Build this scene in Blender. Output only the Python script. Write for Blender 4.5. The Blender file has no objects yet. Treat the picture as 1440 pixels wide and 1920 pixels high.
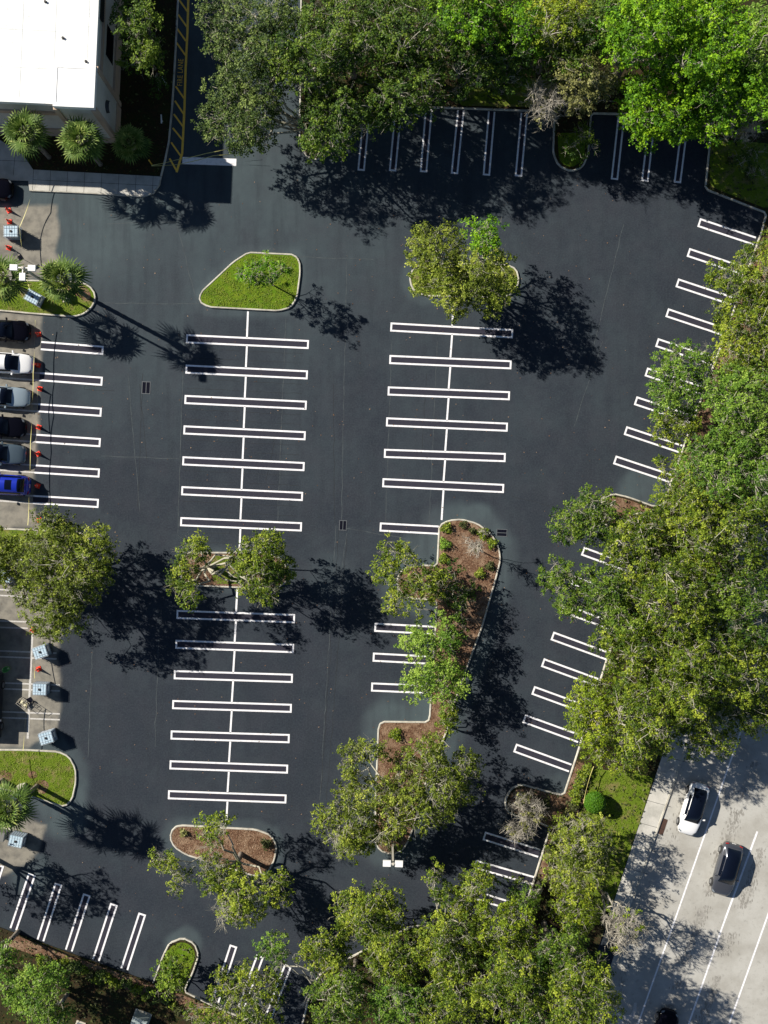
import bpy, math, random
import numpy as np
from mathutils import Vector, Matrix
from mathutils.geometry import tessellate_polygon

# ------------------------------------------------------------------ camera, sky, sun
S = 21.0            # pixels of the 1440 px wide survey per metre of ground
F = 1778.0
HC = F / S          # camera height above the lot
SC = bpy.context.scene
COL = SC.collection
random.seed(4)
RNG = np.random.default_rng(11)
R = math.radians

cam = bpy.data.cameras.new('camera')
co = bpy.data.objects.new('camera', cam)
COL.objects.link(co)
co.location = (0, 0, HC)
co.rotation_euler = (0, 0, 0)
cam.sensor_fit = 'VERTICAL'
cam.sensor_height = 24.0
cam.lens = 24.0 * F / 1920.0
cam.clip_start = 1.0
cam.clip_end = 2000
SC.camera = co

EL = R(33.5)
AZ = R(28.3)        # shadows run to +x and -y by this angle
w = bpy.data.worlds.new('World')
SC.world = w
w.use_nodes = True
nt = w.node_tree
bg = nt.nodes['Background']
sky = nt.nodes.new('ShaderNodeTexSky')
sky.sky_type = 'NISHITA'
sky.sun_disc = False
sky.air_density = 0.75
sky.dust_density = 0.3
sky.ozone_density = 1.5
sky.sun_elevation = EL
sunvec = Vector((-math.cos(AZ) * math.cos(EL), math.sin(AZ) * math.cos(EL), math.sin(EL)))
sky.sun_rotation = math.atan2(sunvec.x, sunvec.y)
nt.links.new(sky.outputs[0], bg.inputs[0])
bg.inputs[1].default_value = 0.05
sl = bpy.data.lights.new('sun', 'SUN')
sl.energy = 5.0
sl.angle = R(0.5)
sl.color = (1.0, 0.94, 0.84)
so = bpy.data.objects.new('sun', sl)
COL.objects.link(so)
so.location = (-60, 40, 60)
so.rotation_euler = (-sunvec).to_track_quat('-Z', 'Y').to_euler()
SC.view_settings.view_transform = 'Standard'
SC.view_settings.look = 'None'
SC.view_settings.exposure = 0.68
SC.view_settings.gamma = 1.0

# ------------------------------------------------------------------ helpers
def W(px, py, h=0.0):
    k = 1 - h / HC
    return Vector(((px - 720) / S * k, (960 - py) / S * k, h))

def tag(o, label=None, cat=None, group=None, kind=None):
    if label: o['label'] = label
    if cat: o['category'] = cat
    if group: o['group'] = group
    if kind: o['kind'] = kind
    return o

def empty(name, loc, rz=0.0):
    o = bpy.data.objects.new(name, None)
    o.empty_display_size = 0.3
    COL.objects.link(o)
    o.location = loc
    o.rotation_euler = (0, 0, rz)
    return o

def kids(o):
    return [c for c in bpy.data.objects if c.parent is o]

def copy_tree(o, parent=None):
    ch = list(KID.get(o.name, []))
    c = o.copy()
    COL.objects.link(c)
    c.parent = parent
    KID[c.name] = []
    if parent is not None: KID[parent.name].append(c)
    for k in ch:
        copy_tree(k, c)
    return c
KID = {}

def link(name, me, parent=None, loc=None, rz=0):
    o = bpy.data.objects.new(name, me)
    COL.objects.link(o)
    KID[o.name] = []
    if parent is not None:
        o.parent = parent
        KID.setdefault(parent.name, []).append(o)
    if loc is not None:
        o.location = loc
        o.rotation_euler = (0, 0, rz)
    return o

class MB:
    def __init__(s):
        s.v = []; s.f = []
    def quad(s, a, b, c, d):
        n = len(s.v); s.v += [tuple(a), tuple(b), tuple(c), tuple(d)]; s.f.append((n, n+1, n+2, n+3))
    def poly(s, pts):
        n = len(s.v); s.v += [tuple(p) for p in pts]; s.f.append(tuple(range(n, n+len(pts))))
    def box(s, c, d, rz=0.0, top=1.0, M=None):
        """box centred c with sizes d; top scales its upper face"""
        n = len(s.v); cz, sz = math.cos(rz), math.sin(rz)
        for z in (-1, 1):
            k = top if z > 0 else 1
            for x, y in ((-1,-1),(1,-1),(1,1),(-1,1)):
                X, Y = x*d[0]/2*k, y*d[1]/2*k
                p = Vector((c[0]+X*cz-Y*sz, c[1]+X*sz+Y*cz, c[2]+z*d[2]/2))
                if M is not None: p = M @ p
                s.v.append(tuple(p))
        for f in ((3,2,1,0),(4,5,6,7),(0,1,5,4),(1,2,6,5),(2,3,7,6),(3,0,4,7)):
            s.f.append(tuple(n+i for i in f))
    def tube(s, a, b, r0, r1=None, n=10, caps=True):
        if r1 is None: r1 = r0
        a, b = Vector(a), Vector(b); d = (b-a).normalized()
        u = d.cross(Vector((0,0,1)))
        if u.length < 1e-3: u = Vector((1,0,0))
        u.normalize(); v = d.cross(u)
        k = len(s.v)
        for p, r in ((a, r0), (b, r1)):
            for i in range(n):
                t = 2*math.pi*i/n
                s.v.append(tuple(p + u*math.cos(t)*r + v*math.sin(t)*r))
        for i in range(n):
            j = (i+1) % n
            s.f.append((k+i, k+n+i, k+n+j, k+j))
        if caps:
            s.f.append(tuple(k+i for i in range(n)))
            s.f.append(tuple(k+n+i for i in reversed(range(n))))
    def lathe(s, c, prof, n=20, axis='z'):
        """prof: list of (radius, height)"""
        k = len(s.v)
        for r, h in prof:
            for i in range(n):
                t = 2*math.pi*i/n
                x, y = r*math.cos(t), r*math.sin(t)
                s.v.append((c[0]+x, c[1]+y, c[2]+h) if axis == 'z' else (c[0]+x, c[1]+h, c[2]+y))
        for q in range(len(prof)-1):
            for i in range(n):
                j = (i+1) % n
                s.f.append((k+q*n+i, k+q*n+j, k+(q+1)*n+j, k+(q+1)*n+i))
        s.f.append(tuple(k+i for i in reversed(range(n))))
        s.f.append(tuple(k+(len(prof)-1)*n+i for i in range(n)))
    def grid(s, P):
        """P: 2D list of points"""
        k = len(s.v); m = len(P[0])
        for row in P: s.v += [tuple(p) for p in row]
        for i in range(len(P)-1):
            for j in range(m-1):
                s.f.append((k+i*m+j, k+i*m+j+1, k+(i+1)*m+j+1, k+(i+1)*m+j))
    def fill(s, pts, z):
        k = len(s.v)
        s.v += [(p[0], p[1], z) for p in pts]
        for t in tessellate_polygon([[Vector((p[0], p[1], 0)) for p in pts]]):
            a, b, c = t
            A, B, C = pts[a], pts[b], pts[c]
            cr = (B[0]-A[0])*(C[1]-A[1]) - (B[1]-A[1])*(C[0]-A[0])
            if abs(cr) < 1e-9: continue
            s.f.append((k+a, k+b, k+c) if cr > 0 else (k+a, k+c, k+b))
    def build(s, name, mat, parent=None, smooth=False, loc=None, rz=0):
        me = bpy.data.meshes.new(name)
        me.from_pydata(s.v, [], s.f)
        me.materials.append(mat)
        if smooth:
            me.polygons.foreach_set('use_smooth', [True]*len(me.polygons))
        me.update()
        return link(name, me, parent, loc, rz)

def np_mesh(name, V, Fq, mat, parent=None, smooth=False, attr=None, loc=None):
    """V (n,3), Fq (m,k) constant-size faces, attr: per-face float 'tint'"""
    me = bpy.data.meshes.new(name)
    m, k = Fq.shape
    me.vertices.add(len(V)); me.vertices.foreach_set('co', np.ascontiguousarray(V, dtype=np.float32).ravel())
    me.loops.add(m*k); me.loops.foreach_set('vertex_index', np.ascontiguousarray(Fq, dtype=np.int32).ravel())
    me.polygons.add(m)
    me.polygons.foreach_set('loop_start', np.arange(0, m*k, k, dtype=np.int32))
    if smooth: me.polygons.foreach_set('use_smooth', np.ones(m, dtype=bool))
    me.materials.append(mat)
    me.update(calc_edges=True)
    if attr is not None:
        a = me.attributes.new('tint', 'FLOAT', 'FACE')
        a.data.foreach_set('value', np.ascontiguousarray(attr, dtype=np.float32))
    return link(name, me, parent, loc)

# ------------------------------------------------------------------ materials
def mat(name, col, rough=0.8, metal=0.0, noise=None, bump=None, spec=0.5, coat=0.0, trans=0.0):
    m = bpy.data.materials.new(name); m.use_nodes = True
    t = m.node_tree; N = t.nodes; L = t.links
    b = N['Principled BSDF']
    b.inputs['Base Color'].default_value = (*col, 1)
    b.inputs['Roughness'].default_value = rough
    b.inputs['Metallic'].default_value = metal
    b.inputs['Specular IOR Level'].default_value = spec
    b.inputs['Coat Weight'].default_value = coat
    b.inputs['Transmission Weight'].default_value = trans
    if noise or bump:
        tc = N.new('ShaderNodeTexCoord')
    if noise:
        # list of (scale, colour2, amount, detail)
        cur = None
        for sc_, c2, lo, hi, det in noise:
            n = N.new('ShaderNodeTexNoise'); n.inputs['Scale'].default_value = sc_; n.inputs['Detail'].default_value = det
            n.inputs['Roughness'].default_value = 0.65
            L.new(tc.outputs['Object'], n.inputs['Vector'])
            mr = N.new('ShaderNodeMapRange'); mr.inputs[1].default_value = lo; mr.inputs[2].default_value = hi
            mr.clamp = True
            L.new(n.outputs['Fac'], mr.inputs[0])
            mx = N.new('ShaderNodeMix'); mx.data_type = 'RGBA'
            L.new(mr.outputs[0], mx.inputs[0])
            if cur is None: mx.inputs[6].default_value = (*col, 1)
            else: L.new(cur, mx.inputs[6])
            mx.inputs[7].default_value = (*c2, 1)
            cur = mx.outputs[2]
        L.new(cur, b.inputs['Base Color'])
    if bump:
        n = N.new('ShaderNodeTexNoise'); n.inputs['Scale'].default_value = bump[0]; n.inputs['Detail'].default_value = 4
        L.new(tc.outputs['Object'], n.inputs['Vector'])
        bp = N.new('ShaderNodeBump'); bp.inputs['Strength'].default_value = bump[1]; bp.inputs['Distance'].default_value = bump[2]
        L.new(n.outputs['Fac'], bp.inputs['Height']); L.new(bp.outputs[0], b.inputs['Normal'])
    return m

def leaf_mat(name, c0, c1, c2, tr=0.22, rough=0.6):
    m = bpy.data.materials.new(name); m.use_nodes = True
    t = m.node_tree; N = t.nodes; L = t.links
    b = N['Principled BSDF']; out = N['Material Output']
    a = N.new('ShaderNodeAttribute'); a.attribute_name = 'tint'
    r = N.new('ShaderNodeValToRGB')
    r.color_ramp.elements[0].color = (*c0, 1); r.color_ramp.elements[0].position = 0.0
    r.color_ramp.elements[1].color = (*c2, 1); r.color_ramp.elements[1].position = 1.0
    e = r.color_ramp.elements.new(0.5); e.color = (*c1, 1)
    L.new(a.outputs['Fac'], r.inputs[0])
    L.new(r.outputs[0], b.inputs['Base Color'])
    b.inputs['Roughness'].default_value = rough
    b.inputs['Specular IOR Level'].default_value = 0.25
    tl = N.new('ShaderNodeBsdfTranslucent')
    L.new(r.outputs[0], tl.inputs[0])
    mx = N.new('ShaderNodeMixShader'); mx.inputs[0].default_value = tr
    L.new(b.outputs[0], mx.inputs[1]); L.new(tl.outputs[0], mx.inputs[2])
    L.new(mx.outputs[0], out.inputs[0])
    return m

M = {}
LF = {
 'oak':    leaf_mat('oak_leaves', (0.036,0.074,0.005), (0.132,0.196,0.011), (0.340,0.395,0.036)),
 'dark':   leaf_mat('dark_oak_leaves', (0.019,0.053,0.005), (0.074,0.142,0.010), (0.200,0.285,0.026)),
 'dusty':  leaf_mat('dusty_oak_leaves', (0.021,0.047,0.009), (0.078,0.129,0.022), (0.229,0.298,0.073)),
 'olive':  leaf_mat('olive_leaves', (0.059,0.085,0.006), (0.176,0.237,0.019), (0.370,0.408,0.061)),
 'bright': leaf_mat('bright_leaves', (0.046,0.133,0.004), (0.143,0.314,0.006), (0.302,0.494,0.014)),
 'fresh':  leaf_mat('fresh_green_leaves', (0.050,0.119,0.010), (0.155,0.275,0.026), (0.311,0.437,0.065)),
 'yellow': leaf_mat('yellow_green_leaves', (0.076,0.119,0.006), (0.218,0.304,0.013), (0.395,0.446,0.032)),
 'khaki':  leaf_mat('dry_khaki_leaves', (.100,.105,.030), (.240,.245,.070), (.400,.390,.150)),
 'palm':   leaf_mat('palm_fronds', (.036,.080,.012), (.110,.185,.030), (.340,.390,.100), tr=.2),
 'box':    leaf_mat('clipped_bush_leaves', (.028,.090,.003), (.058,.170,.004), (.120,.250,.010)),
 'cover':  leaf_mat('ground_cover_leaves', (.026,.030,.010), (.065,.080,.020), (.140,.150,.050)),
 'grass':  leaf_mat('grass_blades', (.065,.120,.008), (.150,.225,.014), (.280,.300,.050)),
 'litter': leaf_mat('leaf_litter_bits', (.080,.040,.020), (.200,.110,.060), (.340,.240,.160), tr=.05),
}
BARK = mat('grey_bark', (.22,.19,.155), .9, noise=[(3, (.11,.09,.07), .4, .65, 4)])
TWIG = mat('pale_twigs', (.36,.34,.26), .9)
PALE = mat('bleached_twigs', (.36,.33,.27), .9)
LAWN = mat('lawn_grass', (.105,.190,.010), .95, noise=[(2.2, (.165,.220,.018), .42, .62, 6), (9, (.065,.130,.008), .48, .7, 4), (.6, (.20,.17,.07), .60, .74, 8)], bump=(30, .8, .05), spec=.1)
LAWN2 = mat('worn_lawn', (.125,.185,.015), .95, noise=[(1.2, (.22,.18,.075), .50, .64, 8), (9, (.070,.115,.012), .48, .7, 4)], bump=(30, .8, .05), spec=.1)
MULCH = mat('bark_mulch', (.21,.125,.078), .95, noise=[(7, (.095,.048,.030), .4, .6, 6), (1.1, (.30,.205,.135), .46, .64, 8), (25, (.30,.20,.14), .62, .75, 3)], bump=(22, 1, .06), spec=.1)
SOIL = mat('forest_floor', (.034,.028,.015), .95, noise=[(.9, (.030,.040,.012), .45, .6, 8), (6, (.075,.036,.018), .50, .68, 6), (20, (.13,.10,.06), .66, .74, 4)], bump=(20, 1, .06), spec=.1)
KERB = mat('kerb_concrete', (.55,.52,.44), .85, noise=[(1.3, (.36,.335,.28), .42, .62, 8), (9, (.20,.185,.16), .58, .70, 5)], bump=(30, .3, .01))
WALK = mat('sidewalk_concrete', (.54,.52,.47), .9, noise=[(.8, (.38,.37,.33), .4, .65, 8), (12, (.28,.27,.24), .62, .8, 5)])
PAINT = mat('white_road_paint', (.84,.83,.84), .6, noise=[(3.5, (.60,.59,.61), .50, .72, 8), (16, (.38,.38,.40), .62, .74, 4)], bump=(50, .2, .005))
OLDPAINT = mat('worn_white_paint', (.55,.53,.50), .8, noise=[(8, (.34,.32,.29), .45, .7, 8)])
YPAINT = mat('yellow_road_paint', (.95,.56,.06), .65, noise=[(6, (.80,.44,.05), .48, .75, 8)])
SEAL = mat('fresh_sealer', (.034,.033,.048), .8, spec=.08, noise=[(3, (.040,.040,.052), .4, .65, 8)])
JOINT = mat('pavement_seam', (.066,.080,.084), .9, noise=[(1.5, (.036,.043,.048), .42, .60, 6)])
CRACK = mat('pavement_crack', (.014,.016,.018), .9)
WHITEMETAL = mat('white_lamp_metal', (.80,.79,.76), .4)
POLEM = mat('bronze_pole', (.50,.46,.38), .5)
CONC = mat('cast_concrete', (.50,.47,.38), .9, noise=[(5, (.40,.37,.30), .4, .7, 5)])
GRATE2 = mat('worn_steel', (.10,.11,.12), .7)
GRATE = mat('cast_iron', (.006,.007,.014), .8, spec=.05)
RUST = mat('rusty_iron', (.075,.040,.028), .8, .2)
CONE = mat('orange_cone_plastic', (.88,.045,.012), .5)
CONEW = mat('reflective_collar', (.85,.30,.22), .4)
TAPE = mat('yellow_tape', (.50,.46,.16), .5)
TOTE = mat('tote_plastic', (.48,.60,.68), .35, noise=[(4, (.36,.48,.57), .4, .7, 4)])
TOTEB = mat('tote_blue_plastic', (.10,.20,.32), .4)
CAGE = mat('galvanised_cage', (.26,.29,.33), .5, .5)
CAPM = mat('black_cap', (.02,.02,.022), .5)
RUBBER = mat('tyre_rubber', (.018,.018,.02), .85)
RIM = mat('alloy_rim', (.42,.43,.45), .3, .9)
GLASS = mat('dark_car_glass', (.003,.005,.012), .06, 0, spec=.28)
LAMP = mat('headlamp_lens', (.16,.18,.20), .15)
TAIL = mat('red_tail_lens', (.35,.01,.01), .25)
TRIM = mat('black_trim', (.02,.02,.02), .5)

# lot surface: sealer with worn, pale and older areas given by an attribute
def asphalt_mat():
    m = bpy.data.materials.new('asphalt'); m.use_nodes = True
    t = m.node_tree; N = t.nodes; L = t.links
    b = N['Principled BSDF']
    tc = N.new('ShaderNodeTexCoord')
    def noise(sc, det, rough=.6, dist=0, stretch=None):
        n = N.new('ShaderNodeTexNoise'); n.inputs['Scale'].default_value = sc; n.inputs['Detail'].default_value = det
        n.inputs['Roughness'].default_value = rough; n.inputs['Distortion'].default_value = dist
        if stretch:
            mp = N.new('ShaderNodeMapping'); mp.inputs['Scale'].default_value = stretch
            mp.inputs['Rotation'].default_value = (0, 0, R(-2.5))
            L.new(tc.outputs['Object'], mp.inputs[0]); L.new(mp.outputs[0], n.inputs['Vector'])
        else: L.new(tc.outputs['Object'], n.inputs['Vector'])
        return n.outputs['Fac']
    def rng(x, a, b_, lo=0., hi=1.):
        mr = N.new('ShaderNodeMapRange'); mr.clamp = True
        for i, v in enumerate((a, b_, lo, hi)): mr.inputs[i+1].default_value = v
        L.new(x, mr.inputs[0]); return mr.outputs[0]
    def mix(f, a, b_):
        mx = N.new('ShaderNodeMix'); mx.data_type = 'RGBA'
        L.new(f, mx.inputs[0])
        for i, v in ((6, a), (7, b_)):
            if isinstance(v, tuple): mx.inputs[i].default_value = (*v, 1)
            else: L.new(v, mx.inputs[i])
        return mx.outputs[2]
    def att(nm):
        a = N.new('ShaderNodeAttribute'); a.attribute_name = nm; return a.outputs['Fac']
    c = mix(att('wear'), (.0245,.0295,.0400), (.0720,.0960,.1040))
    c = mix(rng(noise(.35, 6), .42, .68, 0, .45), c, (.042,.044,.055))
    c = mix(rng(noise(.25, 5, .6, 0, (4.5, .5, 1)), .48, .70, 0, .40), c, (.022,.026,.033))
    c = mix(rng(noise(7, 8, .8), .42, .68, 0, .50), c, (.064,.080,.090))
    c = mix(rng(noise(17, 5, .85), .52, .72, 0, .75), c, (.014,.017,.022))
    old = mix(rng(noise(1.1, 8), .42, .66), (.250,.232,.195), (.150,.142,.125))
    old = mix(rng(noise(14, 5, .8), .55, .8, 0, .6), old, (.10,.095,.085))
    c = mix(att('old'), c, old)
    L.new(c, b.inputs['Base Color'])
    b.inputs['Roughness'].default_value = .82
    b.inputs['Specular IOR Level'].default_value = .06
    bp = N.new('ShaderNodeBump'); bp.inputs['Strength'].default_value = .35; bp.inputs['Distance'].default_value = .02
    L.new(noise(40, 3), bp.inputs['Height']); L.new(bp.outputs[0], b.inputs['Normal'])
    return m
ASPH = asphalt_mat()

# ------------------------------------------------------------------ plan geometry
def chaikin(p, n=2, closed=True):
    for _ in range(n):
        q = []
        m = len(p)
        for i in range(m if closed else m-1):
            a, b = p[i], p[(i+1) % m]
            q += [(a[0]*.75+b[0]*.25, a[1]*.75+b[1]*.25), (a[0]*.25+b[0]*.75, a[1]*.25+b[1]*.75)]
        if not closed: q = [p[0]] + q + [p[-1]]
        p = q
    return p

def corner_round(p, closed=True, r=4):
    """cut corners only near the vertices (pixels)"""
    q = []
    m = len(p)
    for i in range(m):
        if not closed and i in (0, m-1): q.append(p[i]); continue
        a, b, c = p[i-1], p[i], p[(i+1) % m]
        for o, flip in ((a, 0), (c, 1)):
            d = math.hypot(o[0]-b[0], o[1]-b[1]); t = min(.4, r/d)
            q.append((b[0]+(o[0]-b[0])*t, b[1]+(o[1]-b[1])*t))
    return q

def to_w(p): return [tuple(W(*a)[:2]) for a in p]

def kerb_mesh(path, closed=True, wdt=.17, h=.15, z0=0.0):
    """path in world xy; strip of kerb lying inside the path's left or right side is centred on the path"""
    n = len(path); P = []
    for i in range(n):
        a = path[i-1] if (closed or i > 0) else path[i]
        c = path[(i+1) % n] if (closed or i < n-1) else path[i]
        d = Vector((c[0]-a[0], c[1]-a[1])); d.normalize()
        nx, ny = -d.y, d.x
        row = []
        for off, z in ((-wdt/2, z0-.02), (-wdt/2+.012, h-.03), (-wdt/2+.04, h), (wdt/2-.04, h), (wdt/2-.012, h-.03), (wdt/2, z0-.02)):
            row.append((path[i][0]+nx*off, path[i][1]+ny*off, z))
        P.append(row)
    if closed: P.append(P[0])
    mb = MB(); mb.grid(P)
    return mb

def struct(o, label=None):
    o['kind'] = 'structure'
    if label: o['label'] = label
    return o

# far ground
mb = MB(); mb.quad((-700,-700,-.06), (700,-700,-.06), (700,700,-.06), (-700,700,-.06))
struct(mb.build('ground', SOIL), 'dark earth reaching away beyond the car park')

# ---- islands and landscape outlines (survey pixels)
I = {}
I['tri'] = [(466,474),(552,478),(562,490),(563,512),(557,558),(545,577),(522,583),(392,576),(374,566),(377,549),(438,492)]
I['mid'] = [(790,495),(950,497),(968,505),(973,527),(965,548),(945,558),(800,555),(778,548),(769,530),(770,510)]
I['west'] = [(-80,522),(100,528),(150,530),(168,536),(180,553),(176,572),(160,588),(140,594),(60,588),(-80,575)]
I['oak'] = [(352,1036),(500,1037),(528,1048),(541,1070),(538,1090),(520,1102),(445,1101),(350,1097),(338,1082),(338,1052)]
I['long'] = [(824,985),(842,976),(866,974),(895,982),(920,1000),(935,1025),(938,1050),(930,1082),(905,1170),(872,1260),(850,1322),(838,1368),
             (800,1460),(778,1540),(766,1575),(754,1594),(733,1601),(712,1594),(703,1575),(706,1460),(710,1362),(716,1353),(802,1354),(806,1345),(812,1250),(818,1160),(819,1125),(770,1122),(748,1108),(744,1085),(757,1066),(790,1060),(820,1061)]
I['south'] = [(338,1547),(480,1555),(508,1565),(519,1585),(515,1610),(503,1635),(480,1642),(350,1602),(328,1588),(319,1570),(325,1552)]
I['lawnW'] = [(-80,1405),(50,1406),(110,1409),(130,1418),(142,1440),(143,1465),(136,1498),(122,1512),(50,1490),(-80,1455)]
I['treeW'] = [(-80,988),(140,997),(165,1004),(173,1025),(162,1046),(140,1052),(-80,1046)]

LAND = [(565,-400),(565,60),(562,262),(571,289),(589,301),(607,295),(618,272),(622,203),(700,200),(850,203),(1040,210),(1037,288),(1047,311),(1070,322),(1092,314),(1102,290),(1108,213),
        (1336,218),(1322,355),(1437,400),(1427,437),(1360,627),(1307,768),(1243,947),(1227,950),(1177,932),(1150,926),(1130,934),(1119,958),(1128,982),(1217,1000),(1138,1235),
        (1080,1420),(1057,1491),(1030,1485),(977,1470),(958,1478),(947,1500),(950,1520),(968,1530),(1009,1541),(1032,1551),(1002,1647),(985,1700),(962,1768),(850,1745),(776,1735),(723,1760),
        (600,1825),(583,1857),(560,1945),(480,1918),(400,1885),(345,1858),(362,1822),(373,1790),(365,1768),(343,1758),(318,1768),(306,1792),(288,1842),(20,1745),(-400,1590),
        (-400,2350),(930,2350),(1150,1690),(1228,1455),(1845,-400)]
BLDG = [(-400,-400),(336,-400),(334,0),(329,100),(323,200),(317,265),(302,331),(63,318),(45,290),(0,262),(-400,256)]

# lot surface as a fine grid
gx = np.arange(-46, 46.01, .2); gy = np.arange(-58, 58.01, .2)
X, Y = np.meshgrid(gx, gy)
PX = X*S+720; PY = 960-Y*S
def seg_dist(px, py, poly, closed=True):
    d = np.full(px.shape, 1e9)
    n = len(poly)
    for i in range(n if closed else n-1):
        ax, ay = poly[i]; bx, by = poly[(i+1) % n]
        vx, vy = bx-ax, by-ay; L2 = vx*vx+vy*vy+1e-9
        t = np.clip(((px-ax)*vx+(py-ay)*vy)/L2, 0, 1)
        d = np.minimum(d, np.hypot(px-ax-t*vx, py-ay-t*vy))
    return d
def inside(px, py, poly):
    c = np.zeros(px.shape, bool); n = len(poly)
    for i in range(n):
        x1, y1 = poly[i]; x2, y2 = poly[(i+1) % n]
        k = ((y1 > py) != (y2 > py)) & (px < (x2-x1)*(py-y1)/((y2-y1) if y2 != y1 else 1e-9)+x1)
        c ^= k
    return c
def vnoise(px, py, sc, seed=0):
    r = np.random.default_rng(seed); T = r.random((64, 64))
    x = px/sc; y = py/sc; xi = np.floor(x).astype(int); yi = np.floor(y).astype(int)
    fx = x-xi; fy = y-yi; fx = fx*fx*(3-2*fx); fy = fy*fy*(3-2*fy)
    g = lambda a, b: T[a % 64, b % 64]
    return (g(xi,yi)*(1-fx)+g(xi+1,yi)*fx)*(1-fy)+(g(xi,yi+1)*(1-fx)+g(xi+1,yi+1)*fx)*fy
def sm(a, b, x):
    t = np.clip((x-a)/(b-a), 0, 1); return t*t*(3-2*t)
nz = vnoise(PX, PY, 60, 1)*.6+vnoise(PX, PY, 22, 2)*.4
wear = .62*sm(1150, 250, PY)*sm(1300, 250, PX) + .06
wear += .34*(nz-.5)+.16*(vnoise(PX, PY, 8, 31)-.5)
wear += .20*sm(500, 250, PY)*sm(1300, 900, PX)
for key, wd, amt in (('tri', 14, .35), ('mid', 16, .45), ('long', 30, .75), ('south', 16, .6), ('oak', 14, .4), ('lawnW', 20, .7)):
    d = seg_dist(PX, PY, I[key])
    wear += amt*sm(wd*1.5, wd*.5, d+(nz-.5)*14)
for (cx, cy, r_, a_) in ((343,1775,42,.8), (790,1040,60,.7), (1205,925,60,.8), (760,1345,80,.5), (620,1080,60,.25), (80,365,240,.5), (100,1395,30,.9), (120,1525,60,.9), (60,1640,50,.7), (900,980,40,.6), (1040,1480,45,.5)):
    wear += a_*sm(r_, r_*.55, np.hypot(PX-cx, PY-cy)+(nz-.5)*22)
wear += .8*inside(PX, PY, [(52,357),(310,366),(312,378),(52,386)])
# darker sealed rectangles
for q, a_ in (([(345,590),(540,592),(520,1000),(335,990)], -.16), ([(640,610),(730,600),(720,990),(630,985)], -.10), ([(150,860),(340,865),(330,1000),(190,960)], -.15), ([(480,1130),(640,1140),(600,1500),(450,1480)], -.08)):
    wear += a_*inside(PX, PY, q)
old = np.zeros_like(PX)
olds = [[(-500,384),(108,386),(112,440),(104,470),(118,500),(90,522),(-500,522)],
        [(-500,575),(20,585),(80,592),(77,648),(74,760),(68,850),(62,950),(80,990),(-500,990)],
        [(-500,1046),(120,1050),(128,1100),(105,1150),(112,1190),(108,1230),(116,1290),(112,1345),(108,1372),(50,1400),(-500,1402)],
        [(-500,1520),(50,1532),(85,1548),(72,1590),(52,1622),(10,1640),(-500,1660)]]
for q in olds:
    d = seg_dist(PX, PY, q); s_ = np.where(inside(PX, PY, q), d, -d)
    old = np.maximum(old, sm(-5, 5, s_+(vnoise(PX, PY, 14, 5)-.5)*7))
V = np.stack([X.ravel(), Y.ravel(), np.zeros(X.size)], 1)
ny_, nx_ = X.shape
idx = np.arange(nx_*ny_).reshape(ny_, nx_)
Fq = np.stack([idx[:-1,:-1].ravel(), idx[:-1,1:].ravel(), idx[1:,1:].ravel(), idx[1:,:-1].ravel()], 1)
lot = np_mesh('parking_lot', V, Fq, ASPH, smooth=True)
for nm, arr in (('wear', wear), ('old', old)):
    a = lot.data.attributes.new(nm, 'FLOAT', 'POINT')
    a.data.foreach_set('value', np.clip(arr, 0, 1).astype(np.float32).ravel())
struct(lot, 'dark sealed asphalt car park with white hairpin stall markings')

# landscape slabs
def slab(name, poly, m, z, label, kerb=True, wdt=.17):
    wp = to_w(poly)
    mb = MB(); mb.fill(wp, z)
    n = len(mb.v)
    o = mb.build(name, m)
    struct(o, label)
    if kerb:
        kerb_mesh(wp, True, wdt).build('kerb', KERB, o)
    return o
land = slab('planting_ground', corner_round(LAND, r=5), SOIL, .10, 'wooded planting ground with leaf litter around the car park', kerb=False)
kp = LAND[:-5]
kerb_mesh(to_w(corner_round(kp[:61], False, r=5)), False).build('kerb', KERB, land)
bl = slab('building_grounds', BLDG, SOIL, .10, 'shaded planting ground around the white roofed building', kerb=False)
kerb_mesh(to_w([(336,-400),(334,0),(329,100),(323,200),(317,265),(310,300),(302,331)]), False).build('kerb', KERB, bl)

def sheet(name, poly, m, z, label, parent=None, rnd=6):
    mb = MB(); mb.fill(to_w(corner_round(corner_round(poly, r=rnd), r=rnd/3) if rnd else poly), z)
    o = mb.build(name, m, parent)
    if parent is None: struct(o, label)
    return o

isl = {}
for key, m_, lab in (('tri', LAWN, 'four sided grass island north of the second stall column'), ('mid', LAWN2, 'oval grass island under the olive tree'),
                ('west', LAWN2, 'rounded grass island with palms beside the parked cars'), ('oak', MULCH, 'kerbed island between the two runs of stalls under an oak'),
                ('long', MULCH, 'long mulched island tapering down the middle of the lot'), ('south', MULCH, 'mulched island at the south end of the stall column'),
                ('lawnW', LAWN2, 'bright grass island with mulch rings at the west edge'), ('treeW', LAWN2, 'narrow grass island under the western oak')):
    isl[key] = slab('planted_island', corner_round(I[key], r=5), m_, .115, lab)
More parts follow.
